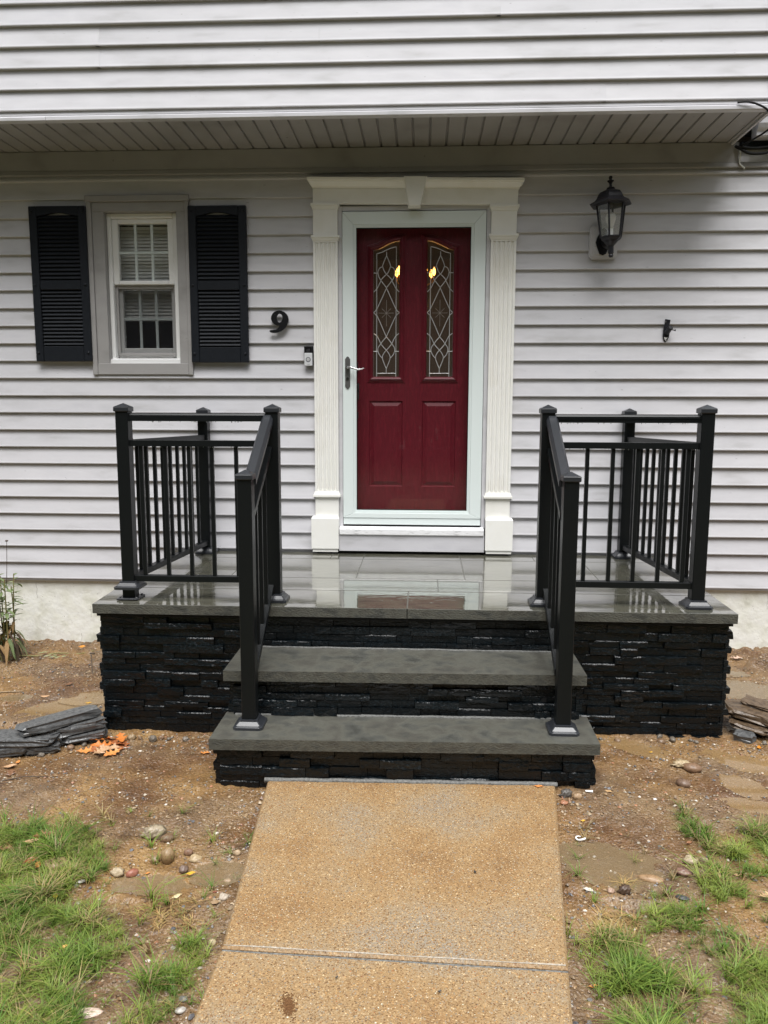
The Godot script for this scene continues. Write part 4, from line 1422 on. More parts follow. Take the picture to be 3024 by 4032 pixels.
func drops(rail: Node3D, a: Vector3, c: Vector3, n: int, sd: int) -> void:
	# rain beads clinging under a rail
	var r := RandomNumberGenerator.new()
	r.seed = sd
	var b := Mb.new()
	for k in n:
		var p := a.lerp(c, r.randf())
		var s := r.randf_range(0.0016, 0.003)
		b.lathe([Vector2(0.0, -2.2 * s), Vector2(0.75 * s, -1.7 * s), Vector2(s, -0.9 * s), Vector2(0.6 * s, 0.2 * s)], 6, Transform3D(Basis(), p + Vector3(0, 0, r.randf_range(-0.016, 0.018))))
	var o := part("rain_drops", b, M.water_drop, rail)
	o.set_meta("kind", "stuff")

func build_railings() -> void:
	var wd := mat(Color(0.85, 0.88, 0.9, 0.35), 0.02, 0.8)
	wd.transparency = BaseMaterial3D.TRANSPARENCY_ALPHA
	M.water_drop = wd
	var top := 1.635
	var midy := 1.502
	var bot := 0.797
	for side in 2:
		var L := side == 0
		var rail := thing("porch_railing", "black metal porch railing whose corner post collar hangs raised above its bolted plate" if L else "black metal porch railing with all its post collars seated on the stone", "railing", Vector3.ZERO, "porch railings")
		var fc := Vector3(-1.533, 0, 1.238) if L else Vector3(1.390, 0, 1.232)
		var fi := Vector3(-0.766, 0, 1.232) if L else Vector3(0.616, 0, 1.228)
		var bk := Vector3(-1.455, 0, 0.072) if L else Vector3(1.320, 0, 0.060)
		var sp := Vector3(-0.781, 0, 1.790) if L else Vector3(0.638, 0, 1.768)
		rail_post(rail, fc.x, fc.z, floor_y(fc.z), 1.706, 0.0, L)
		rail_post(rail, fi.x, fi.z, floor_y(fi.z), 1.704, 0.0)
		rail_post(rail, bk.x, bk.z, floor_y(bk.z), 1.690, 0.0)
		rail_post(rail, sp.x, sp.z, 0.240, 1.414, 0.0)
		var h := PW * 0.5
		var s := 1.0 if L else -1.0
		# front panel
		var a := fc + Vector3(s * h, 0, 0.0); var c := fi - Vector3(s * h, 0, 0.0)
		var span := absf(c.x - a.x)
		var bx := [-1.449, -1.324, -1.201, -1.082, -0.957, -0.834] if L else [1.312, 1.190, 1.066, 0.944, 0.818, 0.696]
		var ts := []
		for x in bx:
			ts.append(absf(x - a.x) / span)
		panel(rail, a, c, 0.0, ts, top, midy, bot)
		drops(rail, a + Vector3(0, top - 0.0205, 0), c + Vector3(0, top - 0.0205, 0), 26, 5 + side)
		drops(rail, a + Vector3(0, midy - 0.0155, 0), c + Vector3(0, midy - 0.0155, 0), 20, 15 + side)
		# side panel back to the house
		a = fc + (bk - fc).normalized() * h * 1.0; c = bk - (bk - fc).normalized() * h
		panel(rail, a, c, -0.010, even(9), top, midy, bot)
		drops(rail, a + Vector3(0, midy - 0.0155, 0), c + Vector3(0, midy - 0.0255, 0), 16, 25 + side)
		# down the steps
		a = Vector3(-0.787 if L else 0.634, 0, fi.z + h); c = Vector3(-0.770 if L else 0.622, 0, sp.z - h)
		panel(rail, a, c, -0.262, even(3), 1.628, 1.474, 0.760)

# ------------------------------------------------------------------ things on the wall
func shutter(label: String, at: Vector3) -> void:
	var t := thing("window_shutter", label, "shutter", at, "window shutters")
	var w := 0.378; var h := 0.988
	var b: Mb
	b = Mb.new(); b.bb(Vector3(-w / 2, 0, 0), Vector3(-w / 2 + 0.052, h, 0.030), 0.004); part("stile", b, M.shutter, t)
	b = Mb.new(); b.bb(Vector3(w / 2 - 0.052, 0, 0), Vector3(w / 2, h, 0.030), 0.004); part("stile", b, M.shutter, t)
	var x0 := -w / 2 + 0.0525; var x1 := w / 2 - 0.0525
	b = Mb.new(); b.bb(Vector3(x0, 0, 0), Vector3(x1, 0.098, 0.027), 0.003); part("rail", b, M.shutter, t)
	b = Mb.new(); b.bb(Vector3(x0, 0.462, 0), Vector3(x1, 0.522, 0.027), 0.003); part("rail", b, M.shutter, t)
	# head rail with its arched lower edge
	var pl := [x0, h, x0, h - 0.062]
	for k in 11:
		var u := k / 10.0
		pl.append(lerpf(x0, x1, u)); pl.append(h - 0.062 + 0.022 * pow(sin(PI * u), 1.6))
	pl.append_array([x1, h - 0.062, x1, h])
	b = Mb.new(); b.prism(dedup(pv(pl)), 0.0, 0.027); part("rail", b, M.shutter, t)
	b = Mb.new(); b.bb(Vector3(x0, 0.0985, 0.0), Vector3(x1, h - 0.063, 0.004)); part("back", b, M.shutter, t)
	for s in [[0.104, 0.460, 15], [0.528, h - 0.052, 16]]:
		var n: int = s[2]
		for k in n:
			var y := lerpf(s[0], s[1], (k + 0.5) / n)
			b = Mb.new()
			b.cbox(Transform3D(Basis(Vector3.RIGHT, -0.62), Vector3(0, y, 0.0145)), Vector3(x1 - x0 - 0.001, 0.024, 0.006), 0.0018)
			part("louvre", b, M.shutter, t)
	for s in [-1.0, 1.0]:
		for y in [0.055, 0.492, h - 0.035]:
			b = Mb.new()
			b.lathe([Vector2(0.0085, 0.030), Vector2(0.008, 0.034), Vector2(0.004, 0.037), Vector2(0.0, 0.0375)], 10, Transform3D(Basis(Vector3(1, 0, 0), Vector3(0, 0, 1), Vector3(0, -1, 0)), Vector3(s * (w / 2 - 0.020), y, 0)))
			part("screw_cap", b, M.shutter, t)

func dedup(p: PackedVector2Array) -> PackedVector2Array:
	var o := PackedVector2Array()
	for q in p:
		if o.is_empty() or o[o.size() - 1].distance_to(q) > 1e-5:
			o.append(q)
	return o

func build_wall_things() -> void:
	shutter("black louvred shutter on the window's side away from the door", Vector3(-2.388, 1.988, 0.0215))
	shutter("black louvred shutter between the window and the house number", Vector3(-1.340, 1.981, 0.0215))
	var b: Mb
	# house number
	var o := [5, 890, 30, 878, 100, 875, 170, 868, 220, 850, 265, 810, 312, 745, 230, 745, 170, 725, 120, 690, 75, 630, 52, 560, 60, 490, 90, 420, 140, 365, 210, 328, 288, 315, 303, 408, 260, 425, 228, 475, 217, 535, 228, 595, 255, 645, 300, 663, 345, 645, 380, 595, 393, 535, 385, 475, 355, 428, 307, 408, 294, 315, 370, 325, 450, 362, 510, 415, 550, 480, 568, 560, 560, 640, 530, 720, 480, 795, 410, 865, 330, 915, 250, 943, 170, 957, 90, 958, 30, 945, 5, 915]
	var pl := PackedVector2Array()
	for i in range(0, o.size(), 2):
		pl.append(Vector2((o[i] - 290) * 0.000222, (635 - o[i + 1]) * 0.000222))
	b = Mb.new()
	b.prism(pl, 0.0, 0.012)
	var num := thing("house_number", "black metal figure nine fixed to the siding", "house number", Vector3(-0.947, 2.242, 0.034))
	part("figure", b, M.lantern_black, num)
	for q in [[-0.027, 0.044], [0.002, -0.051]]:
		b = Mb.new()
		b.lathe([Vector2(0.0042, 0.012), Vector2(0.0036, 0.0136), Vector2(0.0, 0.0142)], 8, Transform3D(Basis(Vector3(1, 0, 0), Vector3(0, 0, 1), Vector3(0, -1, 0)), Vector3(q[0], q[1], 0)))
		part("screw", b, M.lantern_worn, num)
		b = Mb.new()
		b.tube([Vector3(q[0], q[1], -0.022), Vector3(q[0], q[1], 0.001)], 0.003, 0.003, 6)
		part("stand_off", b, M.lantern_black, num)
	# doorbell
	var db := thing("doorbell", "silver and black video doorbell beside the white door trim", "doorbell", Vector3(-0.757, 2.021, 0.0205))
	b = Mb.new(); b.bb(Vector3(-0.029, -0.063, 0.0), Vector3(0.030, 0.064, 0.024), 0.004); part("body", b, M.lantern_black, db)
	b = Mb.new(); b.bb(Vector3(-0.027, -0.062, 0.0242), Vector3(0.026, 0.020, 0.030), 0.003); part("faceplate", b, mat(lin(0.72, 0.73, 0.75), 0.3, 0.5, 0.2), db)
	b = Mb.new(); b.bb(Vector3(-0.025, 0.021, 0.0242), Vector3(0.024, 0.061, 0.027), 0.003); part("camera_panel", b, mat(lin(0.01, 0.01, 0.011), 0.12), db)
	var face := Basis(Vector3(1, 0, 0), Vector3(0, 0, 1), Vector3(0, -1, 0))
	b = Mb.new(); b.lathe([Vector2(0.012, 0.027), Vector2(0.010, 0.0285), Vector2(0.0, 0.029)], 16, Transform3D(face, Vector3(-0.001, 0.035, 0))); part("lens", b, mat(lin(0.03, 0.03, 0.033), 0.05, 0.8), db)
	b = Mb.new(); b.lathe([Vector2(0.0165, 0.030), Vector2(0.0155, 0.0312), Vector2(0.0125, 0.0312), Vector2(0.0115, 0.030)], 24, Transform3D(face, Vector3(-0.001, -0.022, 0))); part("button_ring", b, mat(lin(0.16, 0.17, 0.19), 0.3), db)
	b = Mb.new(); b.lathe([Vector2(0.0112, 0.030), Vector2(0.0095, 0.0318), Vector2(0.0, 0.0318)], 24, Transform3D(face, Vector3(-0.001, -0.022, 0))); part("button", b, mat(lin(0.5, 0.5, 0.51), 0.3), db)
	var tm := TextMesh.new()
	tm.text = "ring"
	var sf := SystemFont.new()
	sf.font_names = PackedStringArray(["Droid Sans"])
	tm.font = sf
	tm.font_size = 16
	tm.pixel_size = 0.0006
	tm.depth = 0.0004
	part("lettering", tm, mat(lin(0.25, 0.26, 0.28), 0.4), db, Vector3(-0.001, -0.052, 0.0303))
	build_lantern()
	build_flag_bracket()
	# cables at the corner under the gutter
	b = Mb.new()
	b.tube(smooth_path([Vector3(1.90, 3.29, 0.03), Vector3(1.925, 3.262, 0.06), Vector3(1.965, 3.236, 0.075), Vector3(2.02, 3.232, 0.075), Vector3(2.09, 3.242, 0.07), Vector3(2.3, 3.29, 0.06), Vector3(2.6, 3.305, 0.05)], 4), 0.009, 0.009, 7)
	single("cable", b, M.rubber, "thick black cable sagging below the gutter end", "cable", "")
	b = Mb.new()
	b.tube(smooth_path([Vector3(1.90, 3.285, 0.04), Vector3(1.93, 3.272, 0.07), Vector3(2.0, 3.262, 0.08), Vector3(2.1, 3.272, 0.08), Vector3(2.3, 3.30, 0.06)], 4), 0.007, 0.007, 7)
	single("cable", b, M.rubber, "thin black cable drawn tight under the gutter end", "cable", "")
	b = Mb.new()
	b.tube(smooth_path([Vector3(1.700, 3.352, 0.556), Vector3(1.756, 3.350, 0.566), Vector3(1.809, 3.332, 0.572), Vector3(1.861, 3.300, 0.572), Vector3(1.92, 3.25, 0.50), Vector3(1.93, 3.27, 0.2), Vector3(1.92, 3.285, 0.05)], 5), 0.0055, 0.0055, 7)
	single("cable", b, M.rubber, "black cable arching over the soffit corner of the upper storey", "cable", "")
	b = Mb.new()
	b.tube(smooth_path([Vector3(1.922, 3.285, 0.035), Vector3(1.929, 3.235, 0.04), Vector3(1.925, 3.203, 0.038), Vector3(1.932, 3.180, 0.038), Vector3(1.957, 3.163, 0.036), Vector3(1.962, 3.160, 0.02)], 4), 0.0042, 0.0042, 7)
	single("cable", b, M.blind, "short cream wire hanging down the siding below the soffit corner", "wire", "")

func build_lantern() -> void:
	var t := thing("wall_lantern", "black six-sided coach lantern on a grey mounting block", "lamp", Vector3(1.118, 2.624, 0.0205))
	var b: Mb
	# mounting block with clipped corners
	b = Mb.new()
	var blk := func(w: float, h: float, c: float) -> PackedVector2Array:
		return pv([-w, -h + c, -w + c * 0.5, -h + c * 0.5, -w + c, -h, w - c, -h, w - c * 0.5, -h + c * 0.5, w, -h + c, w, h - c, w - c * 0.5, h - c * 0.5, w - c, h, -w + c, h, -w + c * 0.5, h - c * 0.5, -w, h - c])
	var X := Transform3D(Basis(), Vector3(0, 0.101, 0))
	b.prism(blk.call(0.087, 0.101, 0.018), 0.0, 0.020, X, 0.0)
	b.prism(blk.call(0.080, 0.094, 0.016), 0.0201, 0.026, X, 0.0)
	b.prism(pv([-0.062, -0.078, 0.062, -0.078, 0.062, 0.078, -0.062, 0.078]), 0.0261, 0.029, X, 0.0015)
	part("mounting_block", b, M.siding2, t)
	# shaped back plate and arm
	b = Mb.new()
	b.prism(pv([0.0, -0.078, 0.020, -0.070, 0.028, -0.050, 0.040, -0.020, 0.046, 0.0, 0.040, 0.025, 0.026, 0.052, 0.018, 0.075, 0.0, 0.085, -0.018, 0.075, -0.026, 0.052, -0.040, 0.025, -0.046, 0.0, -0.040, -0.020, -0.028, -0.050, -0.020, -0.070]), 0.0291, 0.040, Transform3D(Basis(), Vector3(-0.006, 0.097, 0)), 0.003)
	part("back_plate", b, M.lantern_black, t)
	b = Mb.new()
	b.tube(smooth_path([Vector3(-0.006, 0.112, 0.036), Vector3(-0.004, 0.078, 0.070), Vector3(0, 0.056, 0.115), Vector3(0, 0.050, 0.155), Vector3(0.0, 0.052, 0.186)], 4), 0.020, 0.013, 8)
	part("arm", b, M.lantern_black, t)
	# body leaning a touch, standing clear of the wall
	var B := Transform3D(Basis(Vector3(0, 0, 1), 0.045) * Basis(Vector3.UP, 0.16) * Basis.from_scale(Vector3(1.07, 1.0, 1.07)), Vector3(0.010, 0.0, 0.186))
	b = Mb.new()
	b.lathe([Vector2(0.0, -0.024), Vector2(0.010, -0.022), Vector2(0.014, -0.012), Vector2(0.011, -0.004), Vector2(0.013, 0.000), Vector2(0.0155, 0.002), Vector2(0.0155, 0.040), Vector2(0.018, 0.046), Vector2(0.026, 0.054), Vector2(0.040, 0.070)], 12, B)
	part("stem", b, M.lantern_worn, t)
	b = Mb.new()
	b.lathe([Vector2(0.034, 0.066), Vector2(0.058, 0.084), Vector2(0.064, 0.092), Vector2(0.064, 0.098), Vector2(0.0, 0.098)], 6, B, false)
	part("lower_frame", b, M.lantern_worn, t)
	for k in 6:
		var a0 := TAU * k / 6.0; var a1 := TAU * (k + 1) / 6.0
		var p0 := Vector3(cos(a0) * 0.060, 0.096, sin(a0) * 0.060); var p1 := Vector3(cos(a1) * 0.060, 0.096, sin(a1) * 0.060)
		var q0 := Vector3(cos(a0) * 0.083, 0.280, sin(a0) * 0.083); var q1 := Vector3(cos(a1) * 0.083, 0.280, sin(a1) * 0.083)
		b = Mb.new(); b.tube([B * p0, B * q0], 0.0058, 0.0062, 5); part("upright", b, M.lantern_worn, t)
		b = Mb.new(); b.quad(B * (p0 * 0.985), B * (q0 * 0.985), B * (q1 * 0.985), B * (p1 * 0.985)); part("pane", b, M.lantern_glass, t)
	b = Mb.new()
	b.lathe([Vector2(0.078, 0.276), Vector2(0.090, 0.278), Vector2(0.118, 0.284), Vector2(0.124, 0.288), Vector2(0.112, 0.296), Vector2(0.094, 0.306), Vector2(0.082, 0.320), Vector2(0.074, 0.340), Vector2(0.062, 0.356), Vector2(0.040, 0.366), Vector2(0.026, 0.372)], 6, B, false)
	part("roof", b, M.lantern_worn, t)
	b = Mb.new()
	b.lathe([Vector2(0.022, 0.368), Vector2(0.024, 0.378), Vector2(0.021, 0.384), Vector2(0.009, 0.388), Vector2(0.007, 0.400), Vector2(0.009, 0.410), Vector2(0.018, 0.420), Vector2(0.019, 0.424), Vector2(0.009, 0.428), Vector2(0.008, 0.434), Vector2(0.011, 0.442), Vector2(0.008, 0.450), Vector2(0.0, 0.453)], 12, B)
	part("finial", b, M.lantern_black, t)
	b = Mb.new()
	b.lathe([Vector2(0.014, 0.100), Vector2(0.014, 0.145), Vector2(0.020, 0.152)], 10, B)
	part("socket", b, M.blind, t)
	b = Mb.new()
	b.lathe([Vector2(0.014, 0.152), Vector2(0.018, 0.165), Vector2(0.028, 0.195), Vector2(0.030, 0.212), Vector2(0.024, 0.230), Vector2(0.010, 0.240), Vector2(0.0, 0.241)], 14, B)
	part("bulb", b, mat(lin(0.75, 0.74, 0.70), 0.2), t)

func build_flag_bracket() -> void:
	var t := thing("flag_bracket", "small dark metal flagpole bracket screwed to the siding", "bracket", Vector3(1.535, 2.180, 0.0205))
	var b := Mb.new()
	b.prism(pv([0.0, -0.073, 0.010, -0.060, 0.020, -0.038, 0.019, 0.030, 0.012, 0.034, 0.013, 0.070, -0.020, 0.072, -0.019, 0.034, -0.022, 0.030, -0.020, -0.038, -0.010, -0.060]), 0.0, 0.006, Transform3D(Basis(Vector3(0, 0, 1), -0.10), Vector3(0.006, 0, 0)), 0.001)
	part("plate", b, M.lantern_worn, t)
	b = Mb.new()
	var d := Vector3(0.16, 0.55, 0.82).normalized()
	var s := Vector3(0.006, -0.014, 0.004)
	b.tube([s, s + d * 0.056], 0.0165, 0.0165, 12, false)
	b.tube([s + d * 0.056, s + d * 0.0562, s + d * 0.0563], 0.0165, 0.0125, 12, false)
	b.tube([s + d * 0.056, s + d * 0.030], 0.0128, 0.0128, 12, true)
	part("socket", b, M.lantern_worn, t)
	b = Mb.new()
	b.tube([s + d * 0.034 + Vector3(0.010, 0, 0), s + d * 0.034 + Vector3(0.036, -0.004, 0.004)], 0.0028, 0.0028, 6)
	b.tube([s + d * 0.034 + Vector3(0.034, -0.004, 0.004), s + d * 0.034 + Vector3(0.040, -0.005, 0.004)], 0.0055, 0.0055, 8)
	part("thumb_screw", b, M.lantern_black, t)
	for q in [[-0.002, 0.056], [0.0045, -0.056]]:
		b = Mb.new(); b.lathe([Vector2(0.0055, 0.006), Vector2(0.004, 0.0085), Vector2(0.0, 0.009)], 8, Transform3D(Basis(Vector3(1, 0, 0), Vector3(0, 0, 1), Vector3(0, -1, 0)), Vector3(q[0], q[1], 0))); part("screw", b, M.steel, t)
	b = Mb.new()
	b.prism(pv([-0.013, -0.040, 0.012, -0.042, 0.006, -0.050, 0.008, -0.058, 0.000, -0.064, -0.006, -0.055]), 0.0061, 0.0068, Transform3D(Basis(), Vector3(0.002, 0, 0)))
	part("paint_splash", b, M.white_vinyl, t)

# ------------------------------------------------------------------ loose stones
# layered flagstone: ragged outline, split edges; long axis x
func flag(called: String, label: String, group: String, m: Material, at: Vector3, size: Vector3, turn: Vector3, sd: int) -> void:
	var r := RandomNumberGenerator.new()
	r.seed = sd
	var b := Mb.new()
	var n := 14
	var ring := []
	for k in n:
		var a := TAU * k / n + r.randf_range(-0.1, 0.1)
		# squarish outline
		var c := Vector2(signf(cos(a)) * pow(absf(cos(a)), 0.45), signf(sin(a)) * pow(absf(sin(a)), 0.45)) * r.randf_range(0.82, 1.04)
		ring.append(Vector2(c.x * size.x * 0.5, c.y * size.z * 0.5))
	var lays := 4
	var L := []
	for j in lays + 1:
		var t := float(j) / lays
		var row := []
		for k in n:
			var q: Vector2 = ring[k] * r.randf_range(0.86, 1.06)
			row.append(Vector3(q.x, size.y * t + (r.randf_range(-0.12, 0.12) * size.y if j > 0 and j < lays else 0.0) + 0.06 * size.y * sin(q.x * 14.0 + sd), q.y))
		L.append(row)
	var o := Vector3(0, size.y * 0.5, 0)
	for j in lays:
		for k in n:
			var k2 := (k + 1) % n
			b.quad_o(L[j][k], L[j][k2], L[j + 1][k2], L[j + 1][k], o)
	# upper face with a shallow second leaf
	var inner := []
	for k in n:
		inner.append(Vector3(ring[k].x * 0.72, size.y * (1.0 + r.randf_range(-0.05, 0.12)), ring[k].y * 0.66))
	for k in n:
		var k2 := (k + 1) % n
		b.quad_o(L[lays][k], L[lays][k2], inner[k2], inner[k], o)
		b.tri_o(inner[k], inner[k2], Vector3(0, size.y * 1.04, 0), o)
		b.tri_o(L[0][k], L[0][k2], Vector3(0, 0, 0), o)
	var s := single(called, b, m, label, "stone", group, at)
	s.rotation = turn

func build_flagstones() -> void:
	var gl := "grey flagstones heaped at the porch corner"
	flag("flagstone", "long grey flagstone on top of the heap beside the porch corner", gl, M.flag_grey, Vector3(-1.815, 0.100, 1.500), Vector3(0.42, 0.042, 0.125), Vector3(-0.06, 0.72, 0.03), 1)
	flag("flagstone", "short chunky grey flagstone wedged under the topmost slab by the porch", gl, M.flag_grey, Vector3(-1.738, 0.052, 1.470), Vector3(0.25, 0.044, 0.12), Vector3(-0.05, 0.62, 0.05), 2)
	flag("flagstone", "thin grey flagstone lying flat against the porch corner under two others", gl, M.flag_grey, Vector3(-1.722, 0.012, 1.462), Vector3(0.25, 0.034, 0.14), Vector3(0.0, 0.50, 0.04), 3)
	flag("flagstone", "broad grey flagstone low in the heap, reaching furthest from the porch", gl, M.flag_grey, Vector3(-1.985, 0.046, 1.610), Vector3(0.42, 0.036, 0.13), Vector3(0.05, 0.10, 0.0), 4)
	flag("flagstone", "dark wedge of slate propping the broad flagstone on the soil", gl, M.flag_grey, Vector3(-2.02, 0.000, 1.625), Vector3(0.20, 0.044, 0.11), Vector3(0.1, 0.2, 0.1), 5)
	flag("flagstone", "thin grey stone sliver half buried under the broad flagstone", gl, M.flag_grey, Vector3(-1.86, 0.004, 1.600), Vector3(0.17, 0.032, 0.09), Vector3(0.05, 0.25, 0.0), 6)
	var gr := "brown flagstones heaped at the porch side"
	flag("flagstone", "thick brown flagstone on top of the heap at the porch side", gr, M.flag_brown, Vector3(1.700, 0.112, 1.235), Vector3(0.26, 0.040, 0.22), Vector3(-0.04, -0.55, -0.10), 7)
	flag("flagstone", "ragged brown stone leaf laid over the thick brown flagstone", gr, M.flag_brown, Vector3(1.765, 0.150, 1.19), Vector3(0.19, 0.020, 0.13), Vector3(0.05, -0.5, -0.10), 8)
	flag("flagstone", "thin dark brown flagstone sandwiched in the heap at the porch side", gr, M.flag_brown, Vector3(1.690, 0.076, 1.285), Vector3(0.22, 0.026, 0.17), Vector3(0.02, -0.45, -0.06), 9)
	flag("flagstone", "blocky grey stone at the foot of the brown flagstone heap", gr, M.flag_grey, Vector3(1.628, 0.018, 1.350), Vector3(0.105, 0.058, 0.10), Vector3(0.1, -0.4, 0.05), 10)
	flag("flagstone", "brown stone slab buried at the bottom of the heap beside the porch", gr, M.flag_brown, Vector3(1.80, 0.02, 1.25), Vector3(0.24, 0.05, 0.2), Vector3(0.0, -0.3, 0.0), 11)

var rock_meshes: Array = []

func make_rocks() -> void:
	for i in 6:
		var f := FastNoiseLite.new()
		f.seed = 300 + i
		f.frequency = [0.55, 0.6, 0.9, 1.2, 0.5, 1.4][i]
		f.fractal_octaves = 3
		var rough: float = [0.16, 0.20, 0.45, 0.5, 0.12, 0.6][i]
		var nu := 14; var nv := 9
		var P := []
		for j in nv + 1:
			var row := []
			for k in nu:
				var th := PI * j / nv; var ph := TAU * k / nu
				var d := Vector3(sin(th) * cos(ph), cos(th), sin(th) * sin(ph))
				row.append(d * 0.5 * (1.0 + rough * f.get_noise_3dv(d * 1.6)))
			P.append(row)
		var N := []
		for j in nv + 1:
			var row := []
			for k in nu:
				var e1: Vector3 = P[j][(k + 1) % nu] - P[j][(k + nu - 1) % nu]
				var e2: Vector3 = P[mini(j + 1, nv)][k] - P[maxi(j - 1, 0)][k]
				var nn := e1.cross(e2)
				if nn.length() < 1e-6:
					nn = P[j][k]
				if nn.dot(P[j][k]) < 0.0:
					nn = -nn
				row.append(nn.normalized())
			N.append(row)
		var b := Mb.new()
		for j in nv:
			for k in nu:
				var k2 := (k + 1) % nu
				b.tri(P[j][k], P[j][k2], P[j + 1][k2], N[j][k], N[j][k2], N[j + 1][k2])
				b.tri(P[j][k], P[j + 1][k2], P[j + 1][k], N[j][k], N[j + 1][k2], N[j + 1][k])
		rock_meshes.append(b.mesh())

func rock(label: String, kind: int, x: float, z: float, size: Vector3, c: Color, turn: float, sink := 0.25, group := "", called := "rock") -> void:
	var o := single(called, rock_meshes[kind], rock_mat(c), label, "rock", group)
	o.transform = Transform3D(Basis(Vector3.UP, turn) * Basis.from_scale(size), Vector3(x, ground_h(x, z) + size.y * (0.5 - sink), z))

var leaf_meshes: Array = []

func make_leaves() -> void:
	# 0: lobed oak leaf, 1: plain oval leaf, 2: curled oval leaf; unit length along x
	for kind in 3:
		var b := Mb.new()
		var half := []
		if kind == 0:
			half = [0.0, 0.015, 0.10, 0.03, 0.18, 0.10, 0.24, 0.20, 0.30, 0.08, 0.38, 0.12, 0.47, 0.30, 0.55, 0.12, 0.62, 0.13, 0.70, 0.25, 0.78, 0.10, 0.86, 0.10, 1.0, 0.0]
		else:
			half = [0.0, 0.012, 0.12, 0.02, 0.22, 0.12, 0.38, 0.20, 0.55, 0.21, 0.72, 0.16, 0.88, 0.07, 1.0, 0.0]
		var n := half.size() / 2
		var curl := [0.16, 0.10, 0.35][kind] as float
		for s in [-1.0, 1.0]:
			for i in n - 1:
				var P := []
				for e in [[i, 0], [i + 1, 0], [i + 1, 1], [i, 1]]:
					var u: float = half[e[0] * 2]; var w: float = half[e[0] * 2 + 1] * e[1]
					P.append(Vector3(u - 0.5, curl * (pow(u - 0.5, 2.0) * 1.6 + w * w * 5.0) + 0.03 * sin(u * 11.0) * e[1], s * w))
				if s > 0:
					b.quad(P[0], P[3], P[2], P[1])
				else:
					b.quad(P[0], P[1], P[2], P[3])
		leaf_meshes.append(b.mesh())

func leaf(label: String, kind: int, x: float, z: float, size: float, c: Color, turn: float, group: String, y := -1.0, tilt := 0.0) -> void:
	var key := "leaf" + c.to_html()
	if not M.has(key):
		var m := rock_mat(c, 0.4).duplicate()
		m.cull_mode = BaseMaterial3D.CULL_DISABLED
		m.backlight_enabled = true
		m.backlight = Color(0.3, 0.2, 0.08)
		M[key] = m
	var o := single("fallen_leaf", leaf_meshes[kind], M[key], label, "leaf", group)
	var h := ground_h(x, z) + 0.004 if y < 0.0 else y
	o.transform = Transform3D(Basis(Vector3.UP, turn) * Basis(Vector3.RIGHT, tilt) * Basis.from_scale(Vector3.ONE * size), Vector3(x, h + absf(sin(tilt)) * size * 0.15, z))

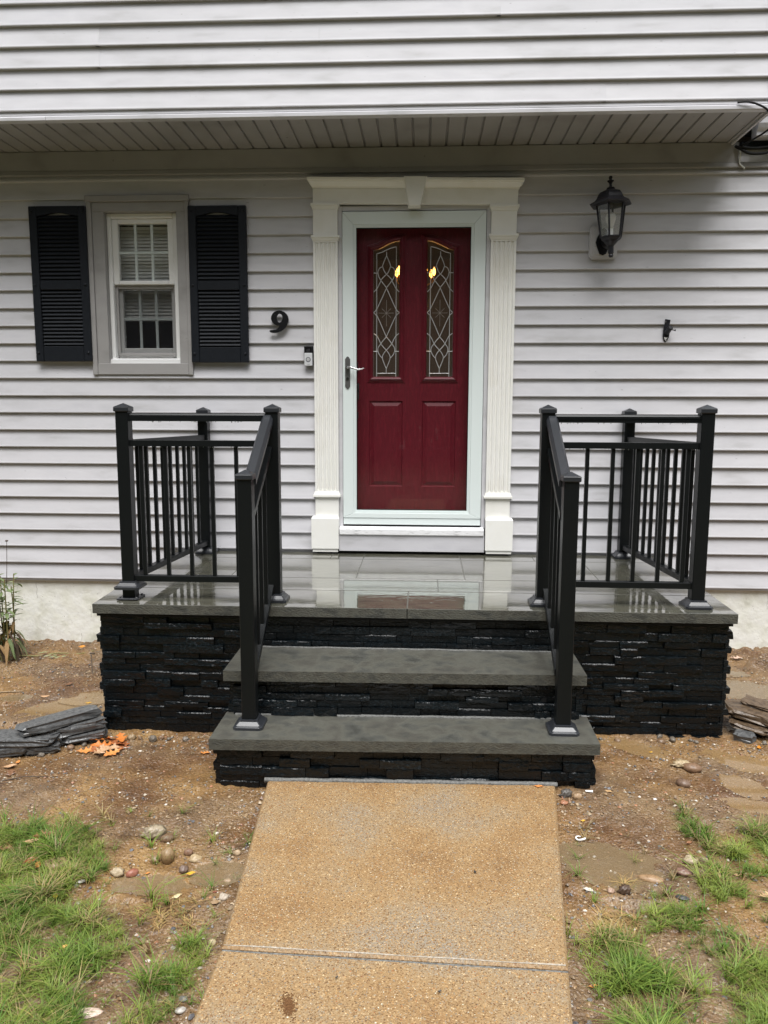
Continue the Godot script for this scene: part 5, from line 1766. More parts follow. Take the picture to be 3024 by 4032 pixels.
func build_rocks_and_leaves() -> void:
	make_rocks()
	make_leaves()
	var tan_c := lin(0.26, 0.175, 0.085); var grey := lin(0.18, 0.155, 0.125); var brown := lin(0.16, 0.10, 0.055); var cream := lin(0.44, 0.36, 0.24); var redc := lin(0.28, 0.11, 0.07); var dark := lin(0.06, 0.062, 0.066); var white := lin(0.72, 0.72, 0.70); var pink := lin(0.38, 0.26, 0.19); var clod := lin(0.075, 0.045, 0.028)
	rock("rough grey mottled rock sitting proud on the bare soil", 5, -1.046, 2.33, Vector3(0.088, 0.055, 0.06), lin(0.30, 0.25, 0.17), 0.2, 0.15)
	rock("flat brown stone tucked against the rough grey rock", 1, -0.992, 2.345, Vector3(0.055, 0.035, 0.045), brown, 0.5)
	rock("egg-shaped tan stone standing upright in the wet soil", 0, -0.941, 2.49, Vector3(0.052, 0.066, 0.05), tan_c, 0.3, 0.18)
	rock("small round brown stone touching the egg-shaped one", 0, -0.985, 2.50, Vector3(0.034, 0.036, 0.034), lin(0.24, 0.16, 0.085), 0.9, 0.2)
	rock("broad flat tan stone lying in the grass", 4, -1.351, 2.53, Vector3(0.105, 0.036, 0.075), lin(0.42, 0.29, 0.17), 0.1, 0.1)
	rock("knobbly cream stone at the lawn edge beside a red one", 3, -1.093, 2.585, Vector3(0.045, 0.032, 0.036), cream, 0.0)
	rock("rounded red sandstone pebble beside the knobbly cream stone", 1, -1.043, 2.578, Vector3(0.046, 0.03, 0.034), redc, 0.7)
	rock("blocky tan stone beside the shallow puddle near the path", 2, -0.838, 2.48, Vector3(0.05, 0.032, 0.038), lin(0.38, 0.29, 0.17), 0.3)
	rock("dull mauve pebble at the puddle's edge", 2, -0.86, 2.555, Vector3(0.034, 0.03, 0.03), lin(0.17, 0.12, 0.095), 0.9)
	rock("reddish brown stone behind the egg-shaped one", 1, -0.879, 2.436, Vector3(0.036, 0.028, 0.03), lin(0.20, 0.115, 0.07), 0.2)
	rock("chipped pinkish white brick piece lying in the grass", 2, -0.92, 3.225, Vector3(0.078, 0.02, 0.036), lin(0.62, 0.48, 0.40), 0.2, 0.1)
	rock("flat pale grey pebble by the near end of the path", 4, -0.667, 3.20, Vector3(0.032, 0.014, 0.022), lin(0.42, 0.40, 0.37), 0.4)
	rock("pale grey stone against the path edge below a smaller one", 2, -0.672, 2.71, Vector3(0.034, 0.028, 0.03), lin(0.42, 0.36, 0.29), 0.4)
	rock("tan stone lodged against the middle of the path edge", 1, -0.69, 2.59, Vector3(0.03, 0.02, 0.024), lin(0.36, 0.26, 0.17), 0.1)
	rock("buff stone nearest the steps along the path edge", 1, -0.69, 2.44, Vector3(0.028, 0.024, 0.024), lin(0.40, 0.30, 0.19), 0.1)
	rock("tan stone in the grass tuft by the path joint", 1, -0.652, 2.925, Vector3(0.026, 0.022, 0.024), lin(0.46, 0.36, 0.24), 0.1)
	rock("flat white chip at the lawn edge", 3, -1.204, 2.642, Vector3(0.028, 0.008, 0.016), white, 0.4, 0.0)
	rock("smooth brown cobble with a pale streak in the mud", 4, 1.257, 1.68, Vector3(0.088, 0.045, 0.06), lin(0.20, 0.12, 0.07), -0.2)
	rock("crusty cream stone behind the smooth brown cobble", 5, 1.215, 1.655, Vector3(0.08, 0.03, 0.05), lin(0.42, 0.33, 0.2), 0.1)
	rock("smooth brown cobble half sunk in muddy soil", 4, 1.169, 1.825, Vector3(0.064, 0.04, 0.05), lin(0.17, 0.11, 0.075), -0.6)
	rock("cream and dark two-toned stone beside the sparse grass", 2, 1.001, 2.42, Vector3(0.05, 0.034, 0.036), cream, -0.4)
	rock("flat oblong brown stone in the bare soil by the puddle", 1, 0.83, 2.515, Vector3(0.09, 0.026, 0.042), lin(0.30, 0.19, 0.10), -0.25)
	rock("angular mauve stone beside the flat oblong one", 2, 0.95, 2.498, Vector3(0.06, 0.028, 0.032), lin(0.20, 0.115, 0.085), -0.3)
	rock("dull tan stone beside the two-toned one", 1, 1.055, 2.405, Vector3(0.034, 0.026, 0.028), lin(0.30, 0.22, 0.15), 0.0)
	rock("pink quartz pebble by the dry straw clump", 2, 0.667, 2.608, Vector3(0.028, 0.02, 0.022), pink, 0.4)
	rock("white curved shell fragment in the bare soil", 3, 0.59, 2.604, Vector3(0.034, 0.01, 0.016), lin(0.66, 0.62, 0.54), -0.4, 0.0)
	rock("small bright white paint flake on the mud", 3, 1.006, 1.962, Vector3(0.016, 0.008, 0.012), white, 0.0, 0.0)
	rock("dark crumbly clod with straw clinging to it", 5, 0.714, 2.606, Vector3(0.042, 0.034, 0.036), clod, 0.0)
	rock("smaller dark clod among the dry straw", 5, 0.863, 2.595, Vector3(0.03, 0.022, 0.026), clod, 0.6)
	rock("flat bluish slate chip beside the grass", 2, 0.903, 2.632, Vector3(0.046, 0.010, 0.024), dark, -0.3, 0.0)
	rock("tan stone at the corner where path and steps meet", 1, 0.676, 1.968, Vector3(0.04, 0.03, 0.03), lin(0.36, 0.25, 0.15), 0.2)
	rock("dark grey lump of mortar at the path corner", 5, 0.632, 1.945, Vector3(0.05, 0.04, 0.04), lin(0.10, 0.09, 0.08), 0.2)
	rock("orange brick fragment beside the path corner", 2, 0.612, 2.01, Vector3(0.036, 0.02, 0.026), lin(0.33, 0.15, 0.08), 0.2)
	# white screw anchor dropped by the steps
	var b := Mb.new()
	b.tube([Vector3(-0.016, 0, 0), Vector3(0.012, 0, 0)], 0.0035, 0.0045, 8)
	b.tube([Vector3(0.012, 0, 0), Vector3(0.015, 0, 0)], 0.0062, 0.0062, 8)
	var an := single("screw_anchor", b, M.white_vinyl, "white plastic screw anchor lying on the mud near the steps", "anchor", "", Vector3(0.735, ground_h(0.735, 1.922) + 0.006, 1.922))
	an.rotation.y = -0.12
	# broken ring of white shell
	b = Mb.new()
	var pts := []
	for k in 11:
		var a := 0.3 + 4.6 * k / 10.0
		pts.append(Vector3(cos(a) * 0.018, 0.002 * sin(a * 2.0), sin(a) * 0.012))
	b.tube(pts, 0.004, 0.0022, 6)
	single("shell_ring", b, M.white_vinyl, "broken white shell ring lying in the shallow puddle", "shell", "", Vector3(0.628, base_h(0.628, 2.275) + 0.004, 2.275))
	# cobbles along the stone foot
	var cs := [[-1.737, 1.491, 0.034], [-1.738, 1.574, 0.038], [-1.792, 1.512, 0.03], [-1.816, 1.607, 0.05], [-1.854, 1.64, 0.034], [-1.484, 1.434, 0.04], [-1.439, 1.43, 0.03], [-1.374, 1.43, 0.05], [-1.339, 1.405, 0.032], [-1.207, 1.42, 0.036], [-1.397, 1.41, 0.026], [-1.294, 1.415, 0.024], [-1.17, 1.41, 0.022], [-1.692, 1.523, 0.03], [0.991, 1.379, 0.04], [1.203, 1.39, 0.046], [1.264, 1.375, 0.04], [1.353, 1.373, 0.024], [1.371, 1.40, 0.024], [1.209, 1.345, 0.032], [1.703, 1.40, 0.03], [0.905, 1.378, 0.022]]
	var cc := [tan_c, brown, grey, lin(0.22, 0.145, 0.085), lin(0.15, 0.13, 0.105), lin(0.30, 0.22, 0.13), lin(0.20, 0.125, 0.075)]
	var r := RandomNumberGenerator.new()
	r.seed = 404
	for q in cs:
		var left: bool = q[0] < 0.0
		rock("small rounded cobble along the foot of the black stone, flagstone-heap end" if left else "small cobble in the muddy strip along the foot of the black stone", [2, 3, 2, 5, 1][r.randi() % 5], q[0], q[1], Vector3(q[2], q[2] * r.randf_range(0.6, 0.85), q[2] * r.randf_range(0.7, 0.95)), cc[r.randi() % cc.size()], r.randf() * 6.0, 0.22, "cobbles along the grey flagstone side of the porch" if left else "cobbles along the muddy side of the porch", "cobble")
	# leaves
	var orange := lin(0.60, 0.20, 0.045); var rust := lin(0.34, 0.12, 0.045); var yel := lin(0.72, 0.42, 0.05); var tanl := lin(0.52, 0.33, 0.19); var brn := lin(0.20, 0.10, 0.05); var oran2 := lin(0.68, 0.28, 0.08)
	var gp := "oak leaves heaped at the porch corner"
	leaf("bright orange oak leaf at the outer edge of the leaf heap", 0, -1.648, 1.592, 0.10, oran2, 0.4, gp, -1.0, 0.2)
	for q in [[-1.608, 1.496, 0.13, orange, 0.3], [-1.536, 1.502, 0.14, rust, 2.6], [-1.561, 1.626, 0.11, tanl, 1.2], [-1.508, 1.622, 0.10, oran2, 4.1], [-1.525, 1.465, 0.12, orange, 5.2], [-1.554, 1.555, 0.12, tanl, 0.0], [-1.59, 1.54, 0.12, orange, 3.3], [-1.49, 1.53, 0.12, rust, 1.7], [-1.60, 1.60, 0.09, rust, 5.5]]:
		leaf("curled oak leaf in the heap at the porch corner", 0, q[0], q[1], q[2], q[3], q[4], gp, ground_h(q[0], q[1]) + r.randf_range(0.006, 0.022), r.randf_range(-0.35, 0.35))
	leaf("yellow leaf floating on the muddy puddle beside the porch", 1, -1.906, 0.988, 0.04, yel, 0.3, "", base_h(-2.0, 1.0) + 0.002)
	leaf("curled tan leaf on the soil behind the puddle", 2, -2.19, 0.924, 0.075, tanl, 0.1, "")
	leaf("pale curled leaf below the broad flagstone", 2, -1.94, 1.775, 0.07, tanl, 0.6, "")
	leaf("orange leaf tucked under the broad flagstone", 2, -1.933, 1.715, 0.04, oran2, 1.6, "")
	leaf("dark shrivelled leaf on the dug soil under the window", 2, -2.125, 0.763, 0.07, brn, 1.0, "")
	leaf("brown leaf plastered to the soil near the broad flagstone", 0, -1.90, 1.84, 0.085, brn, 2.0, "")
	leaf("small yellow leaf caught in the grass beside a white chip", 1, -1.244, 2.75, 0.036, yel, 2.0, "", ground_h(-1.244, 2.75) + 0.02)
	leaf("yellow leaf deep in the thick grass", 1, -1.096, 3.0, 0.034, lin(0.72, 0.42, 0.12), 0.8, "", ground_h(-1.096, 3.0) + 0.02)
	leaf("golden leaf at the edge of the shallow puddle", 1, -0.83, 2.571, 0.04, yel, 0.5, "", base_h(-0.83, 2.57) + 0.006)
	leaf("tiny orange leaf scrap near the red pebble", 1, -0.987, 2.576, 0.022, oran2, 0.5, "")
	leaf("russet oak leaf standing in the grass edge", 0, -1.472, 2.384, 0.075, rust, 0.5, "", ground_h(-1.472, 2.384) + 0.022, 0.5)
	leaf("long curled tan leaf lying in front of the russet one", 2, -1.487, 2.44, 0.065, tanl, 0.4, "", ground_h(-1.487, 2.44) + 0.022)
	leaf("brown curled leaf beside the broad flat stone", 2, -1.438, 2.548, 0.055, rust, 0.9, "", ground_h(-1.438, 2.548) + 0.025, 0.4)
	leaf("dark orange leaf leaning on the broad flat stone", 2, -1.395, 2.578, 0.045, lin(0.48, 0.2, 0.05), 1.7, "", ground_h(-1.395, 2.578) + 0.025, 0.5)
	leaf("brown oak leaf out on the lawn beyond the broad flat stone", 0, -1.572, 2.479, 0.06, brn, 0.2, "", ground_h(-1.572, 2.479) + 0.02)
	leaf("pale curled leaf at the back edge of the lawn", 2, -1.611, 2.315, 0.04, tanl, 1.1, "")
	leaf("narrow red chip of leaf near the path", 1, -0.714, 2.668, 0.022, redc, 0.3, "")
	leaf("thin red leaf upright in the puddle mud", 1, -0.91, 2.664, 0.022, lin(0.35, 0.03, 0.02), 1.6, "")
	leaf("orange leaf against the stone foot of the lower step", 0, -1.057, 1.594, 0.055, oran2, 0.1, "")
	leaf("cream broken leaf on the soil near the path", 1, -0.837, 2.71, 0.045, lin(0.72, 0.62, 0.38), 0.8, "")
	leaf("orange leaf at the corner of the near grass clump", 1, 0.514, 3.043, 0.036, oran2, 0.2, "")
	leaf("glowing orange leaf near the brown flagstone heap", 2, 1.655, 1.455, 0.045, lin(0.62, 0.24, 0.02), 1.2, "")
	leaf("small yellow leaf floating on the muddy water by the porch", 1, 1.116, 1.516, 0.024, yel, 0.2, "", base_h(1.08, 1.47) + 0.002)
	leaf("yellow leaf sliver on the soil beside the path", 1, 0.667, 2.128, 0.026, yel, 0.5, "")
	leaf("pale brown leaf on the gravelly grass", 2, 0.919, 2.731, 0.045, tanl, -0.3, "")
	leaf("broad tan leaf in front of a grass clump", 0, 1.185, 2.623, 0.06, tanl, 0.4, "", ground_h(1.185, 2.623) + 0.015)
	leaf("reddish tan leaf beside the narrow grass strip", 1, 1.043, 2.28, 0.034, lin(0.40, 0.20, 0.11), 0.6, "")
	leaf("brown leaf caught in thin grass beyond the strip", 0, 1.203, 2.31, 0.045, lin(0.45, 0.25, 0.12), 0.2, "", ground_h(1.203, 2.31) + 0.015)
	leaf("pinkish leaf among the sparse blades", 1, 1.142, 2.49, 0.036, tanl, 0.1, "")
	leaf("buff leaf on the mud beside the screw anchor", 1, 0.818, 1.919, 0.036, lin(0.55, 0.36, 0.18), -0.3, "")
	leaf("thin orange leaf lying on the path's far corner", 1, 0.515, 1.925, 0.046, oran2, 0.0, "", 0.050)
	leaf("pale pink leaf on the soil by the foundation", 0, 2.02, 0.235, 0.09, lin(0.66, 0.46, 0.36), 0.2, "", ground_h(2.02, 0.235) + 0.012)
	leaf("orange leaf lodged on the green stick under the window", 1, -2.296, 0.196, 0.05, lin(0.75, 0.30, 0.03), 0.5, "", ground_h(-2.296, 0.196) + 0.03, 0.4)
	# dark seed husks on the path
	for q in [[0.197, 2.574, 0.020, "dark leaf shred in the middle of the far path slab"], [0.06, 3.147, 0.016, "dark shred on the near path slab"], [-0.236, 3.109, 0.014, "small dark shred beside the stain on the near path slab"]]:
		leaf(q[3], 2, q[0], q[1], q[2], lin(0.05, 0.045, 0.04), q[0] * 9.0, "", 0.050)
	scatter_gravel()

func in_any(p: Vector2, polys: Array) -> bool:
	for q in polys:
		if Geometry2D.is_point_in_polygon(p, q):
			return true
	return false

func free_spot(x: float, z: float) -> bool:
	if x > -1.69 and x < 1.55 and z < 1.345:
		return false
	if x > -0.95 and x < 0.8 and z < 1.93:
		return false
	var t := clampf((z - 1.9) / 1.1, 0.0, 1.5)
	return not (x > lerpf(-0.685, -0.605, minf(t, 1.0)) and x < lerpf(0.60, 0.447, t) and z >= 1.9)

func multi(called: String, mesh: Mesh, xfs: Array, cols: Array, m: Material, label: String, category: String) -> void:
	var mm := MultiMesh.new()
	mm.transform_format = MultiMesh.TRANSFORM_3D
	mm.use_colors = true
	mm.mesh = mesh
	mm.instance_count = xfs.size()
	for i in xfs.size():
		mm.set_instance_transform(i, xfs[i])
		mm.set_instance_color(i, cols[i])
	var o := MultiMeshInstance3D.new()
	o.name = numbered(self, called)
	o.multimesh = mm
	o.material_override = m
	add_child(o, true)
	o.set_meta("kind", "stuff")
	tag(o, label, category)

func scatter_gravel() -> void:
	var r := RandomNumberGenerator.new()
	r.seed = 606
	# coarse low-poly pebble
	var b := Mb.new()
	b.colored = true
	var P := [Vector3(0, 0.42, 0), Vector3(0, -0.3, 0)]
	for k in 6:
		var a := TAU * k / 6.0
		P.append(Vector3(cos(a) * 0.5, 0.08 * sin(k * 2.1), sin(a) * (0.36 + 0.08 * cos(k * 3.0))))
	for k in 6:
		b.tri_o(P[0], P[2 + k], P[2 + (k + 1) % 6], Vector3.ZERO)
		b.tri_o(P[1], P[2 + k], P[2 + (k + 1) % 6], Vector3.ZERO)
	var pm := b.mesh()
	var pal := [Color(0.32, 0.24, 0.15), Color(0.16, 0.15, 0.14), Color(0.42, 0.36, 0.28), Color(0.22, 0.13, 0.08), Color(0.12, 0.12, 0.13), Color(0.36, 0.17, 0.09), Color(0.28, 0.20, 0.12), Color(0.20, 0.14, 0.09), Color(0.26, 0.17, 0.09), Color(0.30, 0.21, 0.12), Color(0.22, 0.15, 0.08), Color(0.36, 0.27, 0.17), Color(0.20, 0.18, 0.16)]
	var xfs := []
	var cols := []
	var cl := FastNoiseLite.new()
	cl.seed = 17
	cl.frequency = 2.4
	while xfs.size() < 26000:
		var x := r.randf_range(-2.9, 2.3); var z := r.randf_range(0.02, 3.45)
		if not free_spot(x, z):
			continue
		var w := cl.get_noise_2d(x, z) * 0.9 + 0.45
		var edge := x > -0.80 and x < 0.72 and z > 1.9
		if edge:
			w += 0.35
		if z < 1.6 and z > 1.34:
			w += 0.3
		if r.randf() > w:
			continue
		var s := 0.003 + 0.016 * pow(r.randf(), 3.0)
		if edge and r.randf() < 0.1:
			s *= 1.7
		var bs := Basis(Vector3.UP, r.randf() * TAU) * Basis(Vector3.RIGHT, r.randf_range(-0.3, 0.3)) * Basis.from_scale(Vector3(s, s * r.randf_range(0.5, 0.9), s * r.randf_range(0.7, 1.2)))
		xfs.append(Transform3D(bs, Vector3(x, ground_h(x, z) + s * 0.12, z)))
		var c: Color = pal[r.randi() % pal.size()]
		cols.append(Color(0.55, 0.50, 0.43) if r.randf() < 0.025 else c * r.randf_range(0.6, 1.05))
	multi("gravel", pm, xfs, cols, M.gravel, "small wet gravel scattered over the bare soil", "gravel")
	# crumbs of the soil itself, and grit washed onto the path edges
	xfs = []
	cols = []
	while xfs.size() < 7000:
		var x := r.randf_range(-2.9, 2.3); var z := r.randf_range(0.02, 3.45)
		var on_path := not free_spot(x, z)
		var y := ground_h(x, z)
		if on_path:
			var t := clampf((z - 1.9) / 1.1, 0.0, 1.5)
			var near := minf(absf(x - lerpf(-0.66, -0.59, minf(t, 1.0))), absf(x - lerpf(0.575, 0.425, t)))
			if z < 1.94 or r.randf() > 0.5 * exp(-near * 42.0) or near > 0.12 or x < -0.66 or x > 0.57:
				continue
			y = 0.0465
		elif r.randf() > 0.35 + cl.get_noise_2d(x + 7.0, z) + (0.5 if z < 0.8 else 0.0):
			continue
		var s := 0.003 + (0.004 if on_path else 0.016) * pow(r.randf(), 2.6)
		xfs.append(Transform3D(Basis(Vector3.UP, r.randf() * TAU) * Basis.from_scale(Vector3(s, s * r.randf_range(0.6, 1.0), s * r.randf_range(0.7, 1.1))), Vector3(x, y + s * 0.15, z)))
		cols.append(Color(0.17, 0.10, 0.05).lerp(Color(0.28, 0.18, 0.085), r.randf()))
	multi("soil_crumbs", pm, xfs, cols, M.gravel, "crumbs of wet brown soil over the bare ground and path edges", "soil")
	# twigs, bark shreds and straw bits
	b = Mb.new()
	b.colored = true
	b.tube([Vector3(-0.5, 0, 0), Vector3(-0.1, 0.012, 0.03), Vector3(0.5, 0, -0.02)], 0.035, 0.02, 4)
	xfs = []
	cols = []
	while xfs.size() < 2600:
		var x := r.randf_range(-2.9, 2.3); var z := r.randf_range(0.05, 3.4)
		if not free_spot(x, z) or r.randf() > 0.35 + (0.6 if z < 0.8 else 0.0) + (0.25 if x > 0.0 else 0.0):
			continue
		var l := r.randf_range(0.008, 0.045)
		xfs.append(Transform3D(Basis(Vector3.UP, r.randf() * TAU) * Basis.from_scale(Vector3(l, 0.03, 0.03)), Vector3(x, ground_h(x, z) + 0.002, z)))
		cols.append([Color(0.10, 0.06, 0.04), Color(0.30, 0.20, 0.10), Color(0.45, 0.34, 0.20), Color(0.16, 0.09, 0.05), Color(0.22, 0.13, 0.07)][r.randi() % 5])
	multi("plant_litter", b.mesh(), xfs, cols, M.gravel, "twigs and bark shreds strewn over the bare soil", "litter")

# ------------------------------------------------------------------ grass and plants
func tuft(sd: int, n: int, spread: float, h: float) -> ArrayMesh:
	var r := RandomNumberGenerator.new()
	r.seed = sd
	var b := Mb.new()
	b.colored = true
	for i in n:
		var a := r.randf() * TAU
		var out := Vector3(cos(a), 0, sin(a))
		var side := Vector3(-out.z, 0, out.x)
		var base := out * spread * r.randf() * 0.6
		var hh := h * r.randf_range(0.45, 1.1)
		var lean := hh * r.randf_range(0.4, 1.6)
		var w := r.randf_range(0.0011, 0.0024)
		var k := r.randf_range(0.75, 1.25)
		b.col = Color(k * r.randf_range(0.85, 1.25), k, k * r.randf_range(0.7, 1.1))
		var prev := []
		var segs := 4
		for s in segs + 1:
			var t := float(s) / segs
			var p := base + out * lean * pow(t, 1.8) + Vector3(0, hh * (t - 0.32 * t * t * t), 0) + side * 0.1 * lean * sin(t * 2.0 + i)
			var ww := w * (1.0 - 0.92 * pow(t, 1.6))
			var cur := [p - side * ww, p + side * ww]
			if s > 0:
				var nn := (side.cross(p - (prev[0] + prev[1]) * 0.5)).normalized()
				if nn.y < 0.0:
					nn = -nn
				b.tri(prev[0], prev[1], cur[1], nn, nn, nn)
				b.tri(prev[0], cur[1], cur[0], nn, nn, nn)
			prev = cur
	return b.mesh()

func build_plants() -> void:
	var r := RandomNumberGenerator.new()
	r.seed = 808
	var polys := []
	for g in GRASS:
		polys.append(pv(g))
	var straw := []
	for g in STRAW:
		straw.append(pv(g))
	var gn := FastNoiseLite.new()
	gn.seed = 23
	gn.frequency = 5.0
	gn.fractal_octaves = 3
	for v in 4:
		var m := tuft(900 + v, 13, 0.012, [0.064, 0.076, 0.052, 0.090][v])
		var xfs := []
		var cols := []
		var tries := 0
		while xfs.size() < 3800 and tries < 90000:
			tries += 1
			var x := r.randf_range(-3.3, 1.9); var z := r.randf_range(2.0, 3.9)
			var jit := Vector2(r.randf_range(-0.025, 0.025), r.randf_range(-0.025, 0.025))
			if not in_any(Vector2(x, z) + jit, polys):
				# stray tufts around the clumps
				if r.randf() > 0.022 or z < 2.15:
					continue
			if not free_spot(x, z) or gn.get_noise_2d(x, z) < -0.28 + (0.10 if x > 0.0 else 0.0):
				continue
			var s := r.randf_range(0.6, 1.15) * clampf(0.85 + gn.get_noise_2d(x + 9.0, z) * 0.8, 0.5, 1.3)
			xfs.append(Transform3D(Basis(Vector3.UP, r.randf() * TAU) * Basis.from_scale(Vector3(s, s * r.randf_range(0.8, 1.1), s)), Vector3(x, ground_h(x, z) - 0.003, z)))
			var t := clampf(gn.get_noise_2d(x * 0.7 - 4.0, z * 0.7) * 1.2 + 0.5 + r.randf_range(-0.3, 0.3), 0.0, 1.0)
			var c := Color(0.078, 0.145, 0.020).lerp(Color(0.205, 0.255, 0.050), t)
			if r.randf() < 0.15:
				c = Color(0.34, 0.27, 0.12).lerp(Color(0.22, 0.15, 0.08), r.randf())
			cols.append(c)
		multi("grass", m, xfs, cols, M.blade, ["thin green lawn grass in patches over the soil", "longer green grass blades in the lawn patches", "short green grass filling the lawn patches", "tall loose grass blades in the lawn patches"][v], "grass")
	# dry straw
	var ms := tuft(950, 12, 0.014, 0.040)
	var sx := []
	var scol := []
	while sx.size() < 130:
		var x := r.randf_range(-1.05, 0.82); var z := r.randf_range(2.5, 2.9)
		if not in_any(Vector2(x, z), straw) or not free_spot(x, z):
			continue
		if x < 0.0 and r.randf() < 0.88:
			continue
		var s := r.randf_range(0.5, 1.0)
		sx.append(Transform3D(Basis(Vector3.UP, r.randf() * TAU) * Basis.from_scale(Vector3(s * 1.2, s * 0.55, s * 1.2)), Vector3(x, ground_h(x, z) - 0.002, z)))
		scol.append(Color(0.40, 0.26, 0.12) * r.randf_range(0.6, 1.1))
	multi("dry_grass", ms, sx, scol, M.blade, "dry straw-coloured grass matted on the soil", "grass")
	build_shrub()

func long_leaf(base: Vector3, dir: Vector3, l: float, w: float, droop: float) -> Mb:
	var b := Mb.new()
	var side := dir.cross(Vector3.UP).normalized()
	var prev := []
	for s in 6:
		var t := s / 5.0
		var p := base + dir * l * t + Vector3(0, -droop * l * t * t, 0)
		var ww := w * pow(sin(PI * clampf(t * 0.92 + 0.06, 0.0, 1.0)), 0.8)
		var cur := [p - side * ww, p + Vector3(0, -ww * 0.25, 0), p + side * ww]
		if s > 0:
			for k in 2:
				b.quad(prev[k], cur[k], cur[k + 1], prev[k + 1])
		prev = cur
	return b

func build_shrub() -> void:
	var r := RandomNumberGenerator.new()
	r.seed = 515
	var base := Vector3(-2.705, 0.035, 0.36)
	var t := thing("garden_plant", "leggy green garden plant with drying stalks against the white foundation", "plant", base)
	var green := mat(lin(0.13, 0.17, 0.075), 0.5, 0.4)
	var pale := mat(lin(0.26, 0.30, 0.16), 0.5, 0.4)
	var dry := mat(lin(0.24, 0.15, 0.07), 0.7, 0.3)
	var dark := mat(lin(0.055, 0.035, 0.025), 0.7, 0.3)
	var stalk := mat(lin(0.22, 0.20, 0.08), 0.6, 0.4)
	for m in [green, pale, dry, dark]:
		m.cull_mode = BaseMaterial3D.CULL_DISABLED
		m.backlight_enabled = true
		m.backlight = Color(0.25, 0.3, 0.12)
	var stems := [[-0.10, 0.55, 0.03], [-0.06, 0.60, -0.02], [-0.02, 0.57, 0.02], [0.03, 0.56, 0.05], [0.055, 0.58, 0.0], [-0.14, 0.52, 0.0], [0.01, 0.48, -0.04], [-0.04, 0.50, 0.06]]
	for s in stems:
		var foot := Vector3(s[0] * 0.55, 0, s[2])
		var tip := Vector3(s[0] * 1.1 + r.randf_range(-0.015, 0.015), s[1], s[2] * 1.6)
		var mid := foot.lerp(tip, 0.5) + Vector3(r.randf_range(-0.012, 0.012), 0, r.randf_range(-0.012, 0.012))
		var b := Mb.new()
		b.tube(smooth_path([foot, mid, tip], 4), 0.0052, 0.003, 6)
		part("stem", b, stalk, t)
		for k in 24:
			var u := 0.18 + 0.80 * (k + r.randf()) / 24.0
			var p := foot.lerp(mid, u * 2.0) if u < 0.5 else mid.lerp(tip, u * 2.0 - 1.0)
			var a := r.randf() * TAU
			var d := Vector3(cos(a), r.randf_range(0.0, 0.5), sin(a)).normalized()
			var low := u < 0.5
			var m: Material = [green, pale, green][r.randi() % 3]
			if low:
				m = [dry, dark, green, dry][r.randi() % 4]
			part("leaf", long_leaf(p, d, r.randf_range(0.06, 0.105), r.randf_range(0.008, 0.0135), r.randf_range(0.9, 2.0) if low else r.randf_range(0.1, 0.6)), m, t)
	for s in [[0.045, 0.80, 0.04, true], [-0.03, 0.70, 0.03, false], [-0.075, 0.68, 0.0, false], [-0.10, 0.66, 0.02, false]]:
		var b := Mb.new()
		b.tube(smooth_path([Vector3(s[0] - 0.02, 0.50, s[2]), Vector3(s[0] - 0.008, (0.5 + s[1]) * 0.5, s[2]), Vector3(s[0], s[1], s[2])], 3), 0.0022, 0.0015, 5)
		part("dry_stalk", b, dark, t)
		if s[3]:
			b = Mb.new()
			b.lathe([Vector2(0.0, -0.004), Vector2(0.008, -0.002), Vector2(0.011, 0.002), Vector2(0.006, 0.006), Vector2(0.0, 0.007)], 10, Transform3D(Basis(), Vector3(s[0], s[1], s[2])))
			part("seed_head", b, dark, t)
	# stick of cut growth lying on the bed
	var b := Mb.new()
	var pts := []
	for q in [[-2.698, 0.356], [-2.57, 0.306], [-2.442, 0.261], [-2.307, 0.225], [-2.199, 0.233]]:
		pts.append(Vector3(q[0], ground_h(q[0], q[1]) + 0.012, q[1]))
	b.tube(smooth_path(pts, 3), 0.0055, 0.003, 6)
	var st := thing("green_stick", "long yellow-green cut stem lying on the soil under the window", "stick", Vector3.ZERO)
	part("stem", b, stalk, st)
	for q in [[-2.48, 0.30, 0.07, 0.6], [-2.45, 0.31, 0.06, 0.9], [-2.40, 0.30, 0.06, 1.2], [-2.43, 0.28, 0.05, 0.3], [-2.36, 0.29, 0.05, 0.8], [-2.40, 0.34, 0.055, 0.5]]:
		part("leaf", long_leaf(Vector3(q[0], ground_h(q[0], q[1]) + 0.014, q[1]), Vector3(-cos(q[3]), 0.05, sin(q[3])).normalized(), q[2], 0.008, 0.1), pale, st)
	b = Mb.new()
	b.tube([Vector3(-2.115, ground_h(-2.115, 0.44) + 0.09, 0.46), Vector3(-2.06, ground_h(-2.06, 0.58) - 0.005, 0.58)], 0.004, 0.003, 6)
	b.tube([Vector3(-2.125, ground_h(-2.115, 0.44) + 0.10, 0.455), Vector3(-2.095, ground_h(-2.115, 0.44) + 0.10, 0.46)], 0.006, 0.006, 6)
	single("twig", b, M.bark, "dark broken twig standing in the soil beside the porch", "twig")
	for q in [[-2.75, 0.92, -2.36, 0.86, "thick tan stick lying toward the small puddle"], [-1.98, 2.0, -1.84, 1.965, "thin dark twig on the gravelly soil below the leaves"], [-1.90, 1.93, -1.70, 1.88, "reddish twig pressed into the gravelly soil"]]:
		b = Mb.new()
		b.tube([Vector3(q[0], ground_h(q[0], q[1]) + 0.004, q[1]), Vector3((q[0] + q[2]) * 0.5, ground_h((q[0] + q[2]) * 0.5, (q[1] + q[3]) * 0.5) + 0.010, (q[1] + q[3]) * 0.5 + 0.006), Vector3(q[2], ground_h(q[2], q[3]) + 0.006, q[3])], 0.0055 if q[0] < -2.5 else 0.0028, 0.003 if q[0] < -2.5 else 0.0018, 6)
